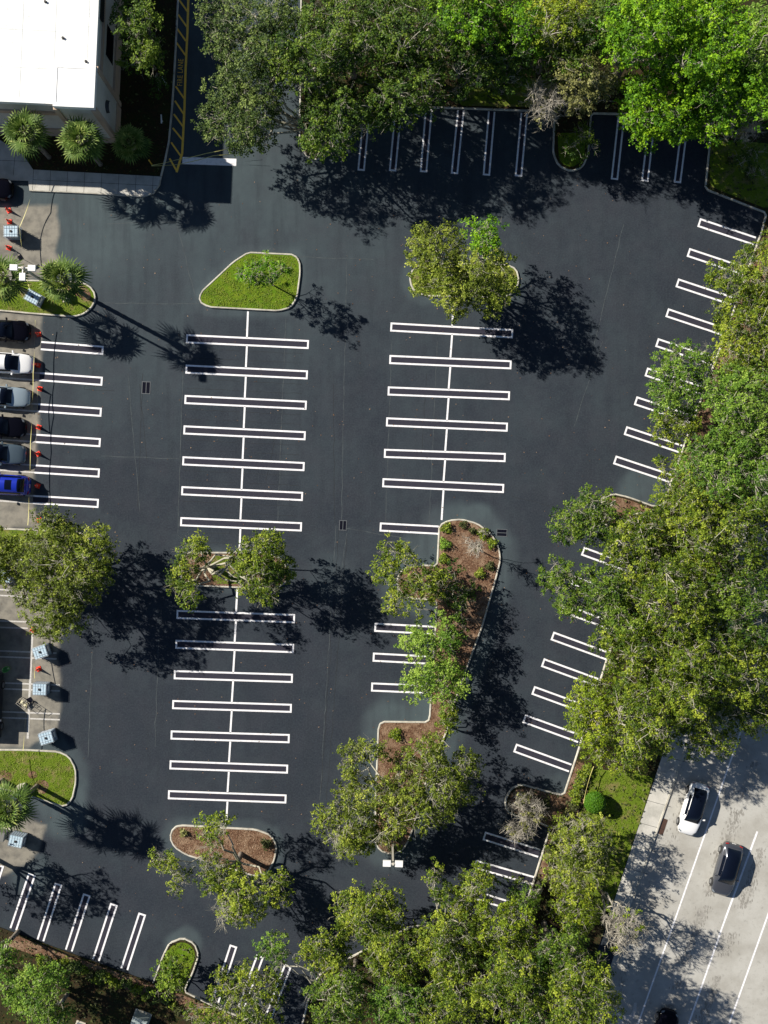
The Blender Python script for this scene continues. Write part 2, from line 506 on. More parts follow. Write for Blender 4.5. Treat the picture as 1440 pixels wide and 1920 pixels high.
# lawn and mulch areas on the slabs
sheet('lawn', [(1112,1440),(1226,1456),(1150,1690),(1080,1780),(1040,1640),(1070,1560),(1095,1500)], LAWN2, .106, 'sunlit verge lawn between the trees and the sidewalk')
sheet('lawn', [(312,1795),(320,1773),(343,1764),(362,1774),(367,1792),(352,1830),(320,1850),(300,1840)], LAWN, .106, 'small grass tip of the southern bay island')
sheet('lawn', [(1045,250),(1098,250),(1095,300),(1070,316),(1048,304)], LAWN, .106, 'grass tip of the northern bay island')
sheet('lawn', [(870,140),(1030,150),(1030,202),(860,199)], LAWN2, .106, 'strip of grass behind the northern kerb')
sheet('lawn', [(1330,260),(1440,270),(1560,330),(1436,392),(1330,350)], LAWN2, .106, 'rough grass corner at the north east of the lot')
sheet('mulch_bed', [(1030,1487),(1058,1494),(1082,1425),(1112,1440),(1095,1505),(1062,1570),(1036,1556),(962,1523),(955,1500),(962,1482),(985,1476)], MULCH, .106, 'red mulch bed around the bare shrub at the east kerb')
sheet('mulch_bed', [(1034,1556),(1056,1556),(1022,1650),(1006,1646)], MULCH, .106, 'mulch strip behind the south east kerb')
sheet('mulch_bed', [(1246,948),(1310,770),(1362,630),(1430,440),(1470,440),(1400,640),(1340,790),(1280,950)], MULCH, .106, 'mulch strip behind the east kerb')
sheet('mulch_bed', [(1135,938),(1152,931),(1177,937),(1224,955),(1240,960),(1210,998),(1140,978)], MULCH, .106, 'mulch under the large eastern oak')
sheet('mulch_bed', [(22,1750),(286,1846),(345,1865),(480,1924),(470,1950),(330,1890),(200,1840),(10,1770)], MULCH, .106, 'red mulch strip behind the southern kerb')
sheet('mulch_bed', [(400,1043),(395,1095),(345,1092),(344,1050)], MULCH, .121, 'mulch ring beside the central oak trunk')
sheet('lawn', [(395,1042),(478,1043),(480,1095),(400,1094)], LAWN2, .1265, 'patchy grass on the central island')
sheet('mulch_bed', [(130,533),(150,535),(165,541),(174,556),(168,570),(140,552),(122,540)], MULCH, .121, 'bare mulch at the tip of the western island')
for (x, y, r_) in ((79,1472,13), (8,1456,15), (62,1452,9), (80,1482,8)):
    q = [(x+r_*math.cos(a*.5236)*(1+.15*math.sin(a*2.3)), y+r_*.85*math.sin(a*.5236)) for a in range(12)]
    sheet('mulch_bed', q, MULCH, .121 + .002*(x % 3), 'round mulch ring on the western lawn', rnd=2)

# concrete walks
walk = slab('sidewalk', [(-400,257),(0,263),(44,291),(63,319),(301,332),(298,347),(287,362),(268,368),(150,361),(56,357),(54,340),(-400,330)], WALK, .135, 'concrete walk in front of the building', kerb=False)
mb = MB()
def line(mb, a, b, wd, z):
    a, b = W(*a), W(*b); d = (b-a); d.normalize(); n = Vector((-d.y, d.x, 0))*wd/2
    mb.quad((a.x-n.x, a.y-n.y, z), (b.x-n.x, b.y-n.y, z), (b.x+n.x, b.y+n.y, z), (a.x+n.x, a.y+n.y, z))
for i in range(8):
    line(mb, (64+i*32, 319+i*1.6), (62+i*32, 357+i*1.6), .03, .139)
line(mb, (30,283), (26,330), .03, .139); line(mb, (-40,300), (63,304), .03, .139); line(mb, (63,338), (296,349), .03, .139)
o = mb.build('joint', CRACK, walk)
mb = MB(); P = to_w([(302,332),(299,347),(288,363),(268,369),(150,362),(56,358)]); kerb_mesh(P, False, .13, .14).build('kerb', KERB, walk)

sw = slab('sidewalk', [(1228,1455),(1845,-400),(1900,-400),(1272,1440),(1187,1683),(1176,1716),(1141,1718)], WALK, .125, 'pale sidewalk running along the road', kerb=False)
mb = MB()
for i in range(-30, 6):
    y = 1500+i*42; x = 1228-(y-1455)*.3325
    line(mb, (x, y), (x+44, y+12), .03, .129)
mb.build('joint', CRACK, sw)
kerb_mesh(to_w([(1900,-400),(1272,1440),(1187,1683)]), False, .22, .145).build('kerb', KERB, sw)

# road
ROADM = mat('road_concrete', (.43,.42,.385), .9, noise=[(.35, (.33,.315,.28), .4, .65, 8), (2.5, (.27,.26,.235), .56, .75, 8), (18, (.20,.19,.17), .60, .8, 4)])
road = sheet('road', [(1885,-400),(1272,1443),(1187,1686),(1130,1855),(965,2350),(2400,2350),(2400,-400)], ROADM, .006, 'pale concrete avenue passing the east side', rnd=0)
mb = MB()
line(mb, (1890,-60), (1421,1280), .14, .010); line(mb, (1421,1280), (1267,1720), .14, .010); line(mb, (1267,1720), (1196,1920), .14, .010); line(mb, (1196,1920), (1060,2300), .14, .010)
mb.build('lane_line', PAINT, road)
mb = MB(); line(mb, (1420,1559), (1360,1722), .17, .010); line(mb, (1360,1722), (1291,1920), .15, .010); line(mb, (1291,1920), (1160,2300), .15, .010); mb.build('lane_line', PAINT, road)
mb = MB(); line(mb, (1480,1600), (1440,1715), .15, .010); line(mb, (1440,1715), (1367,1920), .15, .010); line(mb, (1367,1920), (1235,2300), .15, .010); mb.build('lane_line', PAINT, road)
# dark tyre and oil streaks along the lanes
def vn1(t):
    i = math.floor(t); f = t-i; f = f*f*(3-2*f); h = lambda q: (math.sin(q*127.1+3.7)*43758.5453) % 1
    return h(i)*(1-f)+h(i+1)*f
STREAK = mat('oil_stain', (.24,.23,.205), .9, noise=[(1.2, (.33,.315,.285), .40, .58, 8), (9, (.15,.14,.125), .5, .7, 6)])
mb = MB()
for off, seg in ((-58, [(0,1),]), (46, [(0,1)]), (118, [(0,1)])):
    for j in range(1500 if off > 0 else 400):
        y = random.uniform(1430, 1990); x = 1365-(y-1440)*.352+off
        if vn1(y/26+off) < .38: continue
        r_ = random.uniform(.025, .10)
        c = W(x+random.gauss(0, 6.0)*(.6+.8*vn1(y/40+off+9)), y)
        a0 = random.random()*6
        mb.poly([(c.x+r_*math.cos(a0+t*1.05)*.8*random.uniform(.6,1.2), c.y+r_*2.0*math.sin(a0+t*1.05)*random.uniform(.6,1.2), .0078+.000002*j) for t in range(6)])
tag(mb.build('oil_stain', STREAK, road), kind='stuff')
# turn arrow
mb = MB()
AR = [(1143,1893),(1166,1884),(1163,1896),(1172,1903),(1182,1903),(1187,1893),(1189,1880),(1194,1880),(1193,1898),(1188,1910),(1178,1914),(1168,1912),(1170,1930),(1160,1930),(1158,1912)]
mb.fill(to_w(AR), .012); mb.build('turn_arrow', OLDPAINT, road)
mb = MB()
for i in range(14):
    line(mb, (1238.5-i*.0+ (7 - i)*.62, 1549+(i-7)*1.75), (1247.5+(7-i)*.62, 1552+(i-7)*1.75), .045, .020)
mb.box((W(1243,1550).x, W(1243,1550).y, .012), (.42, 1.45, .012), R(-19))
o = mb.build('drain_grate', RUST); tag(o, 'rusty slotted drain grate against the road kerb', 'drain grate')

# ---- markings of the lot (painted sheets, children of the lot)
def strip(mb, a, b, wd, z): 
    d = (b-a); d.normalize(); n = Vector((-d.y, d.x, 0))*wd/2
    mb.quad((a.x-n.x, a.y-n.y, z), (b.x-n.x, b.y-n.y, z), (b.x+n.x, b.y+n.y, z), (a.x+n.x, a.y+n.y, z))
def hairpin(a, b, cap_a=True, cap_b=True, ow=.80, lw=.155, m=PAINT, inner=True):
    """a: outer end, b: other end (survey pixels)"""
    A, B = W(*a), W(*b); d = B-A; L_ = d.length; d.normalize(); n = Vector((-d.y, d.x, 0))
    if inner:
        mi = MB(); strip(mi, A, B, ow+.06, .004); mi.build('sealer_band', SEAL, lot)
    mb = MB(); e = (ow-lw)/2
    j = random.uniform(-.012, .012)
    strip(mb, A+n*e, B+n*(e+j), lw, .008); strip(mb, A-n*e, B-n*e, lw, .008)
    if cap_a: strip(mb, A-n*(ow/2-lw), A+n*(ow/2-lw), lw, .008) if False else mb.quad(*[(p.x, p.y, .0082) for p in (A-n*(ow/2-lw), A-n*(ow/2-lw)+d*lw, A+n*(ow/2-lw)+d*lw, A+n*(ow/2-lw))])
    if cap_b: mb.quad(*[(p.x, p.y, .0082) for p in (B-n*(ow/2-lw)-d*lw, B-n*(ow/2-lw), B+n*(ow/2-lw), B+n*(ow/2-lw)-d*lw)])
    return mb.build('stall_marking', m, lot)
def centre_lines(rows, top, bottom):
    """pieces of the middle line between the hairpins"""
    pts = [top]
    for (a, b) in rows:
        t = ((top[0]+(bottom[0]-top[0])*((a[1]+b[1])/2-top[1])/(bottom[1]-top[1]))-a[0])/(b[0]-a[0])
        x = a[0]+(b[0]-a[0])*t; y = a[1]+(b[1]-a[1])*t
        pts += [(x, y-7.6), (x, y+7.6)]
    pts.append(bottom)
    mb = MB()
    for i in range(0, len(pts), 2):
        if pts[i+1][1]-pts[i][1] > 3: strip(mb, W(*pts[i]), W(*pts[i+1]), .16, .008)
    mb.build('centre_line', PAINT, lot)
rowM = [((349,635),(579,646)),((348,692),(577,703)),((346,749),(575,760)),((344,806),(573,817)),((342,864),(571,875)),((340,920),(568,931)),((338,978),(566,988))]
rowN = [((331,1152),(553,1160)),((329,1208),(551,1216)),((326,1265),(549,1272)),((323,1321),(547,1328)),((320,1378),(543,1385)),((318,1434),(540,1442)),((315,1490),(537,1498))]
rowR = [((732,613),(962,626)),((730,674),(959,684)),((727,733),(956,742)),((724,791),(952,801)),((720,850),(948,858)),((717,905),(945,916))]
for r_ in (rowM, rowN, rowR):
    for a, b in r_: hairpin(a, b)
centre_lines(rowM, (465,584), (449,1033)); centre_lines(rowN, (445,1104), (424,1548)); centre_lines(rowR, (851,560), (828,975))
hairpin((712,988), (822,994), cap_b=False)
for a, b in (((702,1176),(815,1182)), ((699,1232),(812,1238)), ((696,1288),(808,1293))): hairpin(a, b, cap_b=False)
for i, y in enumerate((657,715,773,830,887,944)):
    hairpin((194-1.8*i, y), (77-3*i, y-9+.3*i), cap_b=False)
mbw = MB()
for i, y in enumerate((657,715,773,830,887,944)):
    if i == 0: continue
    x0 = 77-3*i; yy = y-9+.3*i
    for s_ in (-6.8, 6.8):
        line(mbw, (x0, yy+s_), (-60, yy+s_-.07*(x0+60)), .14, .006)
mbw.build('worn_marking', OLDPAINT, lot)
for x, y in ((1310,417),(1290,473),(1269,530),(1250,586),(1231,642),(1211,697),(1191,751),(1172,807),(1152,862)):
    hairpin((x, y), (x+105, y+35), cap_b=False)
for x, y in ((1092,1033),(1073,1087),(1055,1140),(1035,1192),(1017,1242),(999,1294),(982,1347),(965,1402)):
    hairpin((x, y), (x+104, y+38), cap_b=False)
for a, b in (((907,1567),(1011,1600)), ((890,1620),(1000,1651)), ((872,1672),(982,1706))): hairpin(a, b, cap_b=False)
for a, b in (((677,320),(688,203)),((736,321),(747,204)),((794,323),(804,205)),((852,326),(864,207)),((912,329),(922,209)),((972,331),(983,212)),((1152,337),(1165,218)),((1209,340),(1223,221)),((1270,343),(1285,224))):
    hairpin(a, b, cap_b=False, ow=.66)
for a, b in (((60,1639),(25,1742)),((110,1657),(76,1763)),((163,1677),(129,1782)),((214,1695),(180,1800)),((267,1713),(233,1817)),((438,1773),(404,1878)),((488,1792),(452,1890)),((540,1810),(503,1908)),((1,1622),(-33,1722))):
    hairpin(a, b, cap_b=False, ow=.70)
# worn lines on the old pavement in the south west
mb = MB()
for y0 in (1223, 1283, 1337):
    for s_ in (0, 11): line(mb, (-60, y0+s_-5), (112 if y0 > 1230 else 106, y0+s_+1.5), .13, .006)
line(mb, (-60,1162), (52,1166), .13, .006); line(mb, (-60,1174), (52,1178), .13, .006)
line(mb, (61,1184), (56,1290), .19, .0068); line(mb, (56,1290), (52,1385), .19, .0068)
line(mb, (-60,1102), (118,1112), .13, .006); line(mb, (-60,1113), (118,1123), .13, .006); line(mb, (119,1112), (119,1134), .13, .006)
mb.build('worn_marking', OLDPAINT, lot)
mb = MB(); strip(mb, W(342,301), W(443,304.5), .64, .008); mb.build('stop_bar', PAINT, lot)
mb = MB(); strip(mb, W(370,1098), W(369,1140), .10, .008); mb.build('worn_marking', OLDPAINT, lot)
# fire lane
mb = MB()
FL = [(357,-80),(353,0),(351.5,60),(348,130),(346,200),(343,262),(341.5,288),(331,323)]
for a, b in zip(FL[:-1], FL[1:]): line(mb, a, b, .20, .008)
for a, b in (((336,-30),(351,-8)),((336,0),(351,21)),((334,27),(350,50)),((332.5,54),(348.5,77)),((331,80),(348,104)),((329.5,162),(345.5,185)),((328,189),(344.5,214)),((326,214),(343,237)),((324,240),(342,262)),((321,267),(340,294)),((318,297),(331,320))):
    line(mb, a, b, .15, .0086)
mb.build('fire_lane_marking', YPAINT, lot)
fc = bpy.data.curves.new('t', 'FONT'); fc.body = 'FIRE LANE'; fc.size = .72; fc.space_character = 1.1
fc.align_x = 'CENTER'; fc.align_y = 'CENTER'
to = bpy.data.objects.new('t', fc); COL.objects.link(to)
bpy.context.view_layer.update()
me = bpy.data.meshes.new_from_object(to); bpy.data.objects.remove(to)
xs = [v.co.x for v in me.vertices]; ys = [v.co.y for v in me.vertices]
kx = (50/S)/(max(xs)-min(xs)); ky = (9.5/S)/(max(ys)-min(ys))
c = W(338.5, 136)
for v in me.vertices:
    x, y = v.co.x*kx, v.co.y*ky
    a = R(87.5)
    v.co = (c.x+x*math.cos(a)-y*math.sin(a), c.y+x*math.sin(a)+y*math.cos(a), .008)
me.materials.clear(); me.materials.append(YPAINT); me.name = 'fire_lane_lettering'
link('fire_lane_lettering', me, lot)

# seams and hairline cracks of the pavement
mb = MB()
def wiggle(mb, a, b, wd, z, amp=.6, n=None):
    L_ = math.hypot(b[0]-a[0], b[1]-a[1]); n = n or max(2, int(L_/14)); p = a
    for i in range(1, n+1):
        t = i/n; q = (a[0]+(b[0]-a[0])*t+random.gauss(0, amp), a[1]+(b[1]-a[1])*t+random.gauss(0, amp))
        line(mb, p, q, wd*random.uniform(.7, 1.2), z); p = q
for a, b in (((330,415),(370,570)), ((190,568),(372,570)), ((536,596),(520,985)), ((562,482),(700,486)), ((650,490),(640,980)), ((630,985),(600,1500)), ((190,855),(345,860)),
             ((345,640),(333,1000)), ((640,990),(760,1010)), ((300,1150),(290,1400)), ((1130,640),(1075,800)), ((1080,560),(1050,660)), ((820,640),(805,980)), ((240,700),(262,960)), ((650,1000),(625,1180)),
             ((735,640),(722,1000)), ((175,1150),(165,1420)), ((1170,420),(1100,700)), ((200,420),(330,416))):
    wiggle(mb, a, b, .045, .003)
mb.build('seam', JOINT, lot)
mb = MB()
for y in range(0, 7):
    for dx in (0, 1):
        for q in (18, 36):
            y0 = 635+57.3*y+q; x0 = 352-2*y+dx*116
            wiggle(mb, (x0, y0+dx*5.5), (x0+100, y0+dx*5.5+4.5), .025, .003, .4)
for a, b in (((268,700),(258,950)), ((262,720),(275,860)), ((650,1010),(612,1500)), ((498,900),(515,830)), ((510,830),(530,815)), ((636,985),(602,1480)), ((160,722),(200,726)), ((160,722),(158,730)), ((158,730),(215,733)), ((625,720),(628,985)), ((960,930),(1075,960)), ((800,700),(790,860))):
    wiggle(mb, a, b, .03, .0034, .8)
mb.build('crack', CRACK, lot)

# drain grates of the lot
for (x, y, wx, wy, lab) in ((274,727,.72,1.05,'square iron drain grate left of the central stalls'), (643,985,.62,.85,'iron drain grate in the aisle south of the stalls'), (941,999,.9,.62,'iron drain grate beside the mulched island')):
    p = W(x, y); e = empty('drain_grate', (p.x, p.y, 0), R(-2.5)); tag(e, lab, 'drain grate', 'drain grates in the asphalt')
    mb = MB()
    for s_ in (-1, 1):
        mb.box((s_*wx/2, 0, .012), (.05, wy+.05, .016)); mb.box((0, s_*wy/2, .012), (wx-.05, .05, .016))
    mb.box((0, 0, .012), (.045, wy-.05, .016) if wy > wx else (wx-.05, .045, .016))
    mb.build('frame', GRATE2, e)
    mb = MB(); mb.box((0, 0, .006), (wx-.05, wy-.05, .006)); 
    for i in range(9): 
        if wy > wx: mb.box((0, -wy/2+wy*(i+.5)/9, .0135), (wx-.1, .03, .007))
        else: mb.box((-wx/2+wx*(i+.5)/9, 0, .0135), (.03, wy-.1, .007))
    mb.build('grate', GRATE, e)

# ------------------------------------------------------------------ building
def stucco(name, c, sc=1.5): return mat(name, c, .9, noise=[(sc, tuple(x*.86 for x in c), .4, .7, 8)], bump=(30, .3, .01))
WALLM = stucco('cream_stucco', (.60,.57,.50)); TAN = stucco('tan_stucco', (.50,.37,.27)); 
ROOFM = mat('white_roof_membrane', (.82,.82,.80), .7, noise=[(.5, (.66,.67,.65), .50, .70, 8), (3.0, (.42,.44,.43), .58, .78, 8)])
bp = W(223, 268)
BE = empty('white_roofed_building', (bp.x, bp.y, 0), R(-2.6))
tag(BE, 'flat white roofed stucco building with tan bands at the north west corner', 'building')
BH, TH = 6.95, 7.5      # parapet heights of the wings and the corner tower; local -x west, +y north
tx, ty = 3.25, 3.35
def wall_block(mb, x0, x1, y0, y1, z0, z1): mb.box(((x0+x1)/2, (y0+y1)/2, (z0+z1)/2), (x1-x0, y1-y0, z1-z0))
mb = MB(); wall_block(mb, -22, -.30, .48, 30, 0, BH-.4); mb.build('wall', WALLM, BE)
mb = MB(); wall_block(mb, -tx, 0, 0, ty, 0, TH-.4); mb.build('corner_tower', WALLM, BE)
mb = MB()  # parapet caps
for (x0,x1,y0,y1,zt) in ((-22,-.12,.34,.72,BH),(-.50,-.12,.72,30,BH)): wall_block(mb, x0, x1, y0, y1, zt-.4, zt)
mb.build('parapet', ROOFM, BE)
mb = MB()
wall_block(mb, -tx-.06, .06, -.06, .26, TH-.45, TH); wall_block(mb, -tx-.06, .06, ty-.26, ty+.06, TH-.45, TH)
wall_block(mb, -tx-.06, -tx+.2, .26, ty-.26, TH-.45, TH); wall_block(mb, -.2, .06, .26, ty-.26, TH-.45, TH)
mb.build('parapet', ROOFM, BE)
mb = MB(); wall_block(mb, -22, -.50, .72, 30, BH-.4, BH-.06); o = mb.build('roof', ROOFM, BE)
mb = MB(); wall_block(mb, -tx+.2, -.2, .26, ty-.26, TH-.4, TH-.03); mb.build('roof', ROOFM, BE)
for (px, py) in ((85,3), (118,71), (161,115)):
    p = W(px, py, BH); q = BE.matrix_world
    dx, dy = p.x-bp.x, p.y-bp.y; a = R(2.6); lx, ly = dx*math.cos(a)-dy*math.sin(a), dx*math.sin(a)+dy*math.cos(a)
    mb = MB(); mb.lathe((lx, ly, BH-.07), [(.13,0),(.12,.03),(.08,.04),(.08,.12),(.10,.13),(.10,.15)], 12); mb.build('roof_vent', TRIM, BE)
SEAMR = mat('roof_seam', (.52,.54,.53), .7)
mb = MB()
for i in range(7): wall_block(mb, -.9-i*2.7, -.86-i*2.7, .6, 29, BH-.07, BH-.052)
for i in range(5): wall_block(mb, -21, -3.4, 3.2+i*3.1, 3.24+i*3.1, BH-.07, BH-.055)
mb.build('roof_seam', SEAMR, BE)
mb = MB()  # tan bands and pilasters
wall_block(mb, -22, -tx-.04, .34, .48, 4.6, 5.1); wall_block(mb, -.30, -.16, .30, 30, 4.9, 5.3)
wall_block(mb, -22, .06, .10, .30, 0, 1.5) if False else wall_block(mb, -22, -tx-.25, .30, .48, 0, 1.5)
wall_block(mb, -.30, -.10, ty+.25, 30, 0, 1.6)
mb.build('tan_band', TAN, BE)
mb = MB()
for (x, y) in ((-.06,-.06), (-tx+.06,-.06), (-.06,ty-.10)): wall_block(mb, x-.24, x+.16, y-.10, y+.30, 0, TH-.47)
wall_block(mb, -tx+.23, -.31, -.10, -.005, 0, 1.0); wall_block(mb, .005, .10, .24, ty-.36, 0, 1.3)
mb.build('pilaster', TAN, BE)
mb = MB(); wall_block(mb, -.30, -.13, 8.0, 13.5, 5.35, 6.5)
for i in range(26): wall_block(mb, -.132, -.09, 8.05+i*.21, 8.12+i*.21, 5.4, 6.45)
mb.build('louvre', TRIM, BE)
for i in range(4):
    mb = MB(); wall_block(mb, -.30, -.27, 6+i*5.5, 8.6+i*5.5, 1.9, 3.9); mb.build('window', GLASS, BE)
for (cx, cy, ax) in ((-1.55, -.004, 'y'), (.004, 1.55, 'x')):
    mb = MB(); n = 14; arc = []
    for i in range(n+1):
        t = math.pi*i/n; arc.append((.55*math.cos(t), .55*math.sin(t)))
    for (p, q) in zip(arc[:-1], arc[1:]):
        if ax == 'y': mb.poly([(cx, cy-.02, 3.9), (cx+p[0], cy-.02, 3.9+p[1]), (cx+q[0], cy-.02, 3.9+q[1])]); mb.poly([(cx+p[0], cy-.02, 3.9+p[1]),(cx+q[0], cy-.02, 3.9+q[1]),(cx+q[0], cy-.40, 3.9),(cx+p[0], cy-.40, 3.9)]) if False else None
        else: mb.poly([(cx+.02, cy, 3.9), (cx+.02, cy+p[0], 3.9+p[1]), (cx+.02, cy+q[0], 3.9+q[1])])
    # hooded half round vent
    k = .28
    for (p, q) in zip(arc[:-1], arc[1:]):
        if ax == 'y': mb.quad((cx+p[0], cy, 3.9+p[1]), (cx+q[0], cy, 3.9+q[1]), (cx+q[0]*.9, cy-k, 3.9+q[1]*.7), (cx+p[0]*.9, cy-k, 3.9+p[1]*.7))
        else: mb.quad((cx, cy+p[0], 3.9+p[1]), (cx, cy+q[0], 3.9+q[1]), (cx+k, cy+q[0]*.9, 3.9+q[1]*.7), (cx+k, cy+p[0]*.9, 3.9+p[1]*.7))
    mb.build('half_round_vent', TRIM, BE)

# ------------------------------------------------------------------ vegetation
def tubes(P0, P1, R0, R1, n=4):
    P0 = np.asarray(P0, float); P1 = np.asarray(P1, float); R0 = np.asarray(R0, float); R1 = np.asarray(R1, float)
    d = P1-P0; L_ = np.linalg.norm(d, axis=1, keepdims=True)+1e-9; d = d/L_
    up = np.tile([[.13, .21, 1.]], (len(d), 1)); u = np.cross(d, up); u /= np.linalg.norm(u, axis=1, keepdims=True)+1e-9
    v = np.cross(d, u)
    m = len(P0); Vv = np.zeros((m, 2, n, 3))
    for i in range(n):
        t = 2*math.pi*i/n; o = u*math.cos(t)+v*math.sin(t)
        Vv[:, 0, i] = P0+o*R0[:, None]; Vv[:, 1, i] = P1+o*R1[:, None]
    base = (np.arange(m)*2*n)[:, None]
    F_ = []
    for i in range(n):
        j = (i+1) % n
        F_.append(base+np.array([[i, n+i, n+j, j]]))
    return Vv.reshape(-1, 3), np.concatenate(F_, 0)

def leaves(C, size, rng, up=.7, n_out=None):
    """quads at centres C"""
    n = len(C)
    N_ = rng.normal(size=(n, 3)); N_ /= np.linalg.norm(N_, axis=1, keepdims=True)
    N_[:, 2] = np.abs(N_[:, 2]); N_ = N_+np.array([0, 0, up])
    if n_out is not None: N_ = N_+n_out*.5
    N_ /= np.linalg.norm(N_, axis=1, keepdims=True)
    A = rng.normal(size=(n, 3)); A -= N_*(A*N_).sum(1, keepdims=True); A /= np.linalg.norm(A, axis=1, keepdims=True)
    B = np.cross(N_, A)
    s_ = size*rng.uniform(.6, 1.35, (n, 1))
    a = A*s_*.5; b = B*s_*.5*rng.uniform(.45, .8, (n, 1))
    Vv = np.stack([C-a, C+b*1.0-a*.1, C+a, C-b*1.0-a*.1], 1).reshape(-1, 3)
    Fq = np.arange(4*n).reshape(n, 4)
    return Vv, Fq

def branch_path(a, b, rng, seg=3, sag=.10):
    pts = [a]; L_ = np.linalg.norm(b-a)
    for i in range(1, seg):
        t = i/seg; p = a+(b-a)*t+rng.normal(size=3)*L_*.06; p[2] += L_*sag*math.sin(math.pi*t)
        pts.append(p)
    pts.append(b); return pts

TREES = []
def tree(name, label, cat, polys, htop, pal, base=None, hb=.45, cr=.85, dens=1.0, leaf=.17, group=None, seed=1, twig=1.0, bark=None, bare=0.0, tint=0.0, trunk_r=None, flat=1.0, low=.35, gaps=.12):
    """polys: crown outlines as they lie on the survey (px); bare: share of clumps that are leafless twigs"""
    rng = np.random.default_rng(seed)
    if not isinstance(polys[0][0], (tuple, list)): polys = [polys]
    C = []   # px, py, z, r, edge
    for poly in polys:
        P = np.array(poly, float); x0, y0 = P.min(0); x1, y1 = P.max(0)
        step = cr*S*.80
        gx_, gy_ = np.meshgrid(np.arange(x0, x1+step, step), np.arange(y0, y1+step, step))
        gx_ = gx_+rng.uniform(-.45, .45, gx_.shape)*step; gy_ = gy_+rng.uniform(-.45, .45, gy_.shape)*step
        gx_, gy_ = gx_.ravel(), gy_.ravel()
        d = seg_dist(gx_, gy_, poly); ins = inside(gx_, gy_, poly)
        k = ins & (d > cr*S*.32)
        gx_, gy_, d = gx_[k], gy_[k], d[k]
        if len(d) == 0: gx_, gy_, d = np.array([P[:, 0].mean()]), np.array([P[:, 1].mean()]), np.array([10.])
        dm = max(d.max(), 12)
        t = np.clip(d/dm, 0, 1); dome = np.sqrt(1-(1-t)**2)
        z = htop*(hb+(1-hb)*dome*flat)-cr*.5+rng.normal(0, .10*htop, len(d))
        r_ = cr*rng.uniform(.65, 1.15, len(d))
        keep = rng.random(len(d)) > gaps
        for i in range(len(d)):
            if keep[i]: C.append((gx_[i], gy_[i], max(z[i], .5), r_[i], 0))
            if rng.random() < low*t[i]: C.append((gx_[i]+rng.normal(0, 9), gy_[i]+rng.normal(0, 9), max(z[i]-htop*rng.uniform(.15, .35), .6), r_[i], 1))
    C = np.array(C)
    kk = 1-C[:, 2]/HC
    cw = np.stack([(C[:, 0]-720)/S*kk, (960-C[:, 1])/S*kk, C[:, 2]], 1)
    if base is None:
        bx, by = cw[:, 0].mean(), cw[:, 1].mean()
        qx, qy = bx*S+720, 960-by*S
        if name == 'woodland_tree' and (not bool(inside(np.array([qx]), np.array([qy]), LAND)[0]) or seg_dist(np.array([qx]), np.array([qy]), LAND)[0] < 8):
            ax_, ay_ = np.meshgrid(np.arange(qx-160, qx+161, 8.), np.arange(qy-160, qy+161, 8.))
            ok_ = inside(ax_, ay_, LAND) & (seg_dist(ax_, ay_, LAND) > 9)
            dd_ = np.where(ok_, np.hypot(ax_-qx, ay_-qy), 1e9); j_ = int(np.argmin(dd_))
            bx, by = (ax_.ravel()[j_]-720)/S, (960-ay_.ravel()[j_])/S
    else: bx, by = W(*base)[:2]
    B0 = np.array([bx, by, .08])
    root = empty(name, tuple(B0)); KID[root.name] = []
    tag(root, label, cat, group)
    cw = cw-B0
    rr = C[:, 3]
    isbare = rng.random(len(C)) < bare
    # leaves
    nsub = np.maximum(4, (rng.normal(17, 3, len(C))*rr*rr*dens*rng.uniform(.7, 1.25, len(C))).astype(int))
    ci = np.repeat(np.arange(len(C)), nsub)
    dirs = rng.normal(size=(len(ci), 3)); dirs[:, 2] = dirs[:, 2]*.8+.45; dirs /= np.linalg.norm(dirs, axis=1, keepdims=True)
    rad = np.where(rng.random(len(ci)) < .72, rng.uniform(.74, 1.08, len(ci)), rng.uniform(.3, .74, len(ci)))
    sub = cw[ci]+dirs*(rr[ci]*rad)[:, None]*np.array([1.05, 1.05, .62])
    lm = ~isbare[ci] | (rng.random(len(ci)) < .07)
    sl_, dl_, cl_ = sub[lm], dirs[lm], ci[lm]
    nl = 16
    li = np.repeat(np.arange(len(sl_)), nl)
    Lc = sl_[li]+rng.normal(size=(len(li), 3))*np.array([.115, .115, .085])*(cr/.85)**.5
    ctint = np.clip(rng.normal(.42+tint, .24, len(C)), 0, 1)
    stint = rng.normal(0, .14, len(sl_))
    tn = np.clip(ctint[cl_][li]+stint[li]+rng.normal(0, .20, len(li)), 0, 1)
    if len(Lc):
        Vv, Fq = leaves(Lc, leaf, rng, .55, dl_[li]*1.6)
        np_mesh('crown', Vv, Fq, LF[pal], root, attr=tn)
    # skeleton
    tr = trunk_r or .034*htop**.9
    hc_ = cw[:, 2].mean()
    fork = np.array([0, 0, htop*.26])
    P0, P1, Ra, Rb = [], [], [], []
    def path(pts, r0, r1):
        for i in range(len(pts)-1):
            t0, t1 = i/(len(pts)-1), (i+1)/(len(pts)-1)
            P0.append(pts[i]); P1.append(pts[i+1]); Ra.append(r0+(r1-r0)*t0); Rb.append(r0+(r1-r0)*t1)
    path([np.array([0, 0, -.15]), np.array([rng.normal(0, .04), rng.normal(0, .04), htop*.13]), fork], tr*1.25, tr)
    tv, tf = tubes(P0, P1, Ra, Rb, 9)
    np_mesh('trunk', tv, tf, bark or BARK, root, smooth=True)
    P0, P1, Ra, Rb = [], [], [], []
    K = int(np.clip(len(C)/7, 3, 11))
    tg = [int(rng.integers(len(C)))]
    dmin = np.linalg.norm(cw-cw[tg[0]], axis=1)
    for _ in range(K-1):
        j = int(np.argmax(dmin)); tg.append(j); dmin = np.minimum(dmin, np.linalg.norm(cw-cw[j], axis=1))
    nodes = []
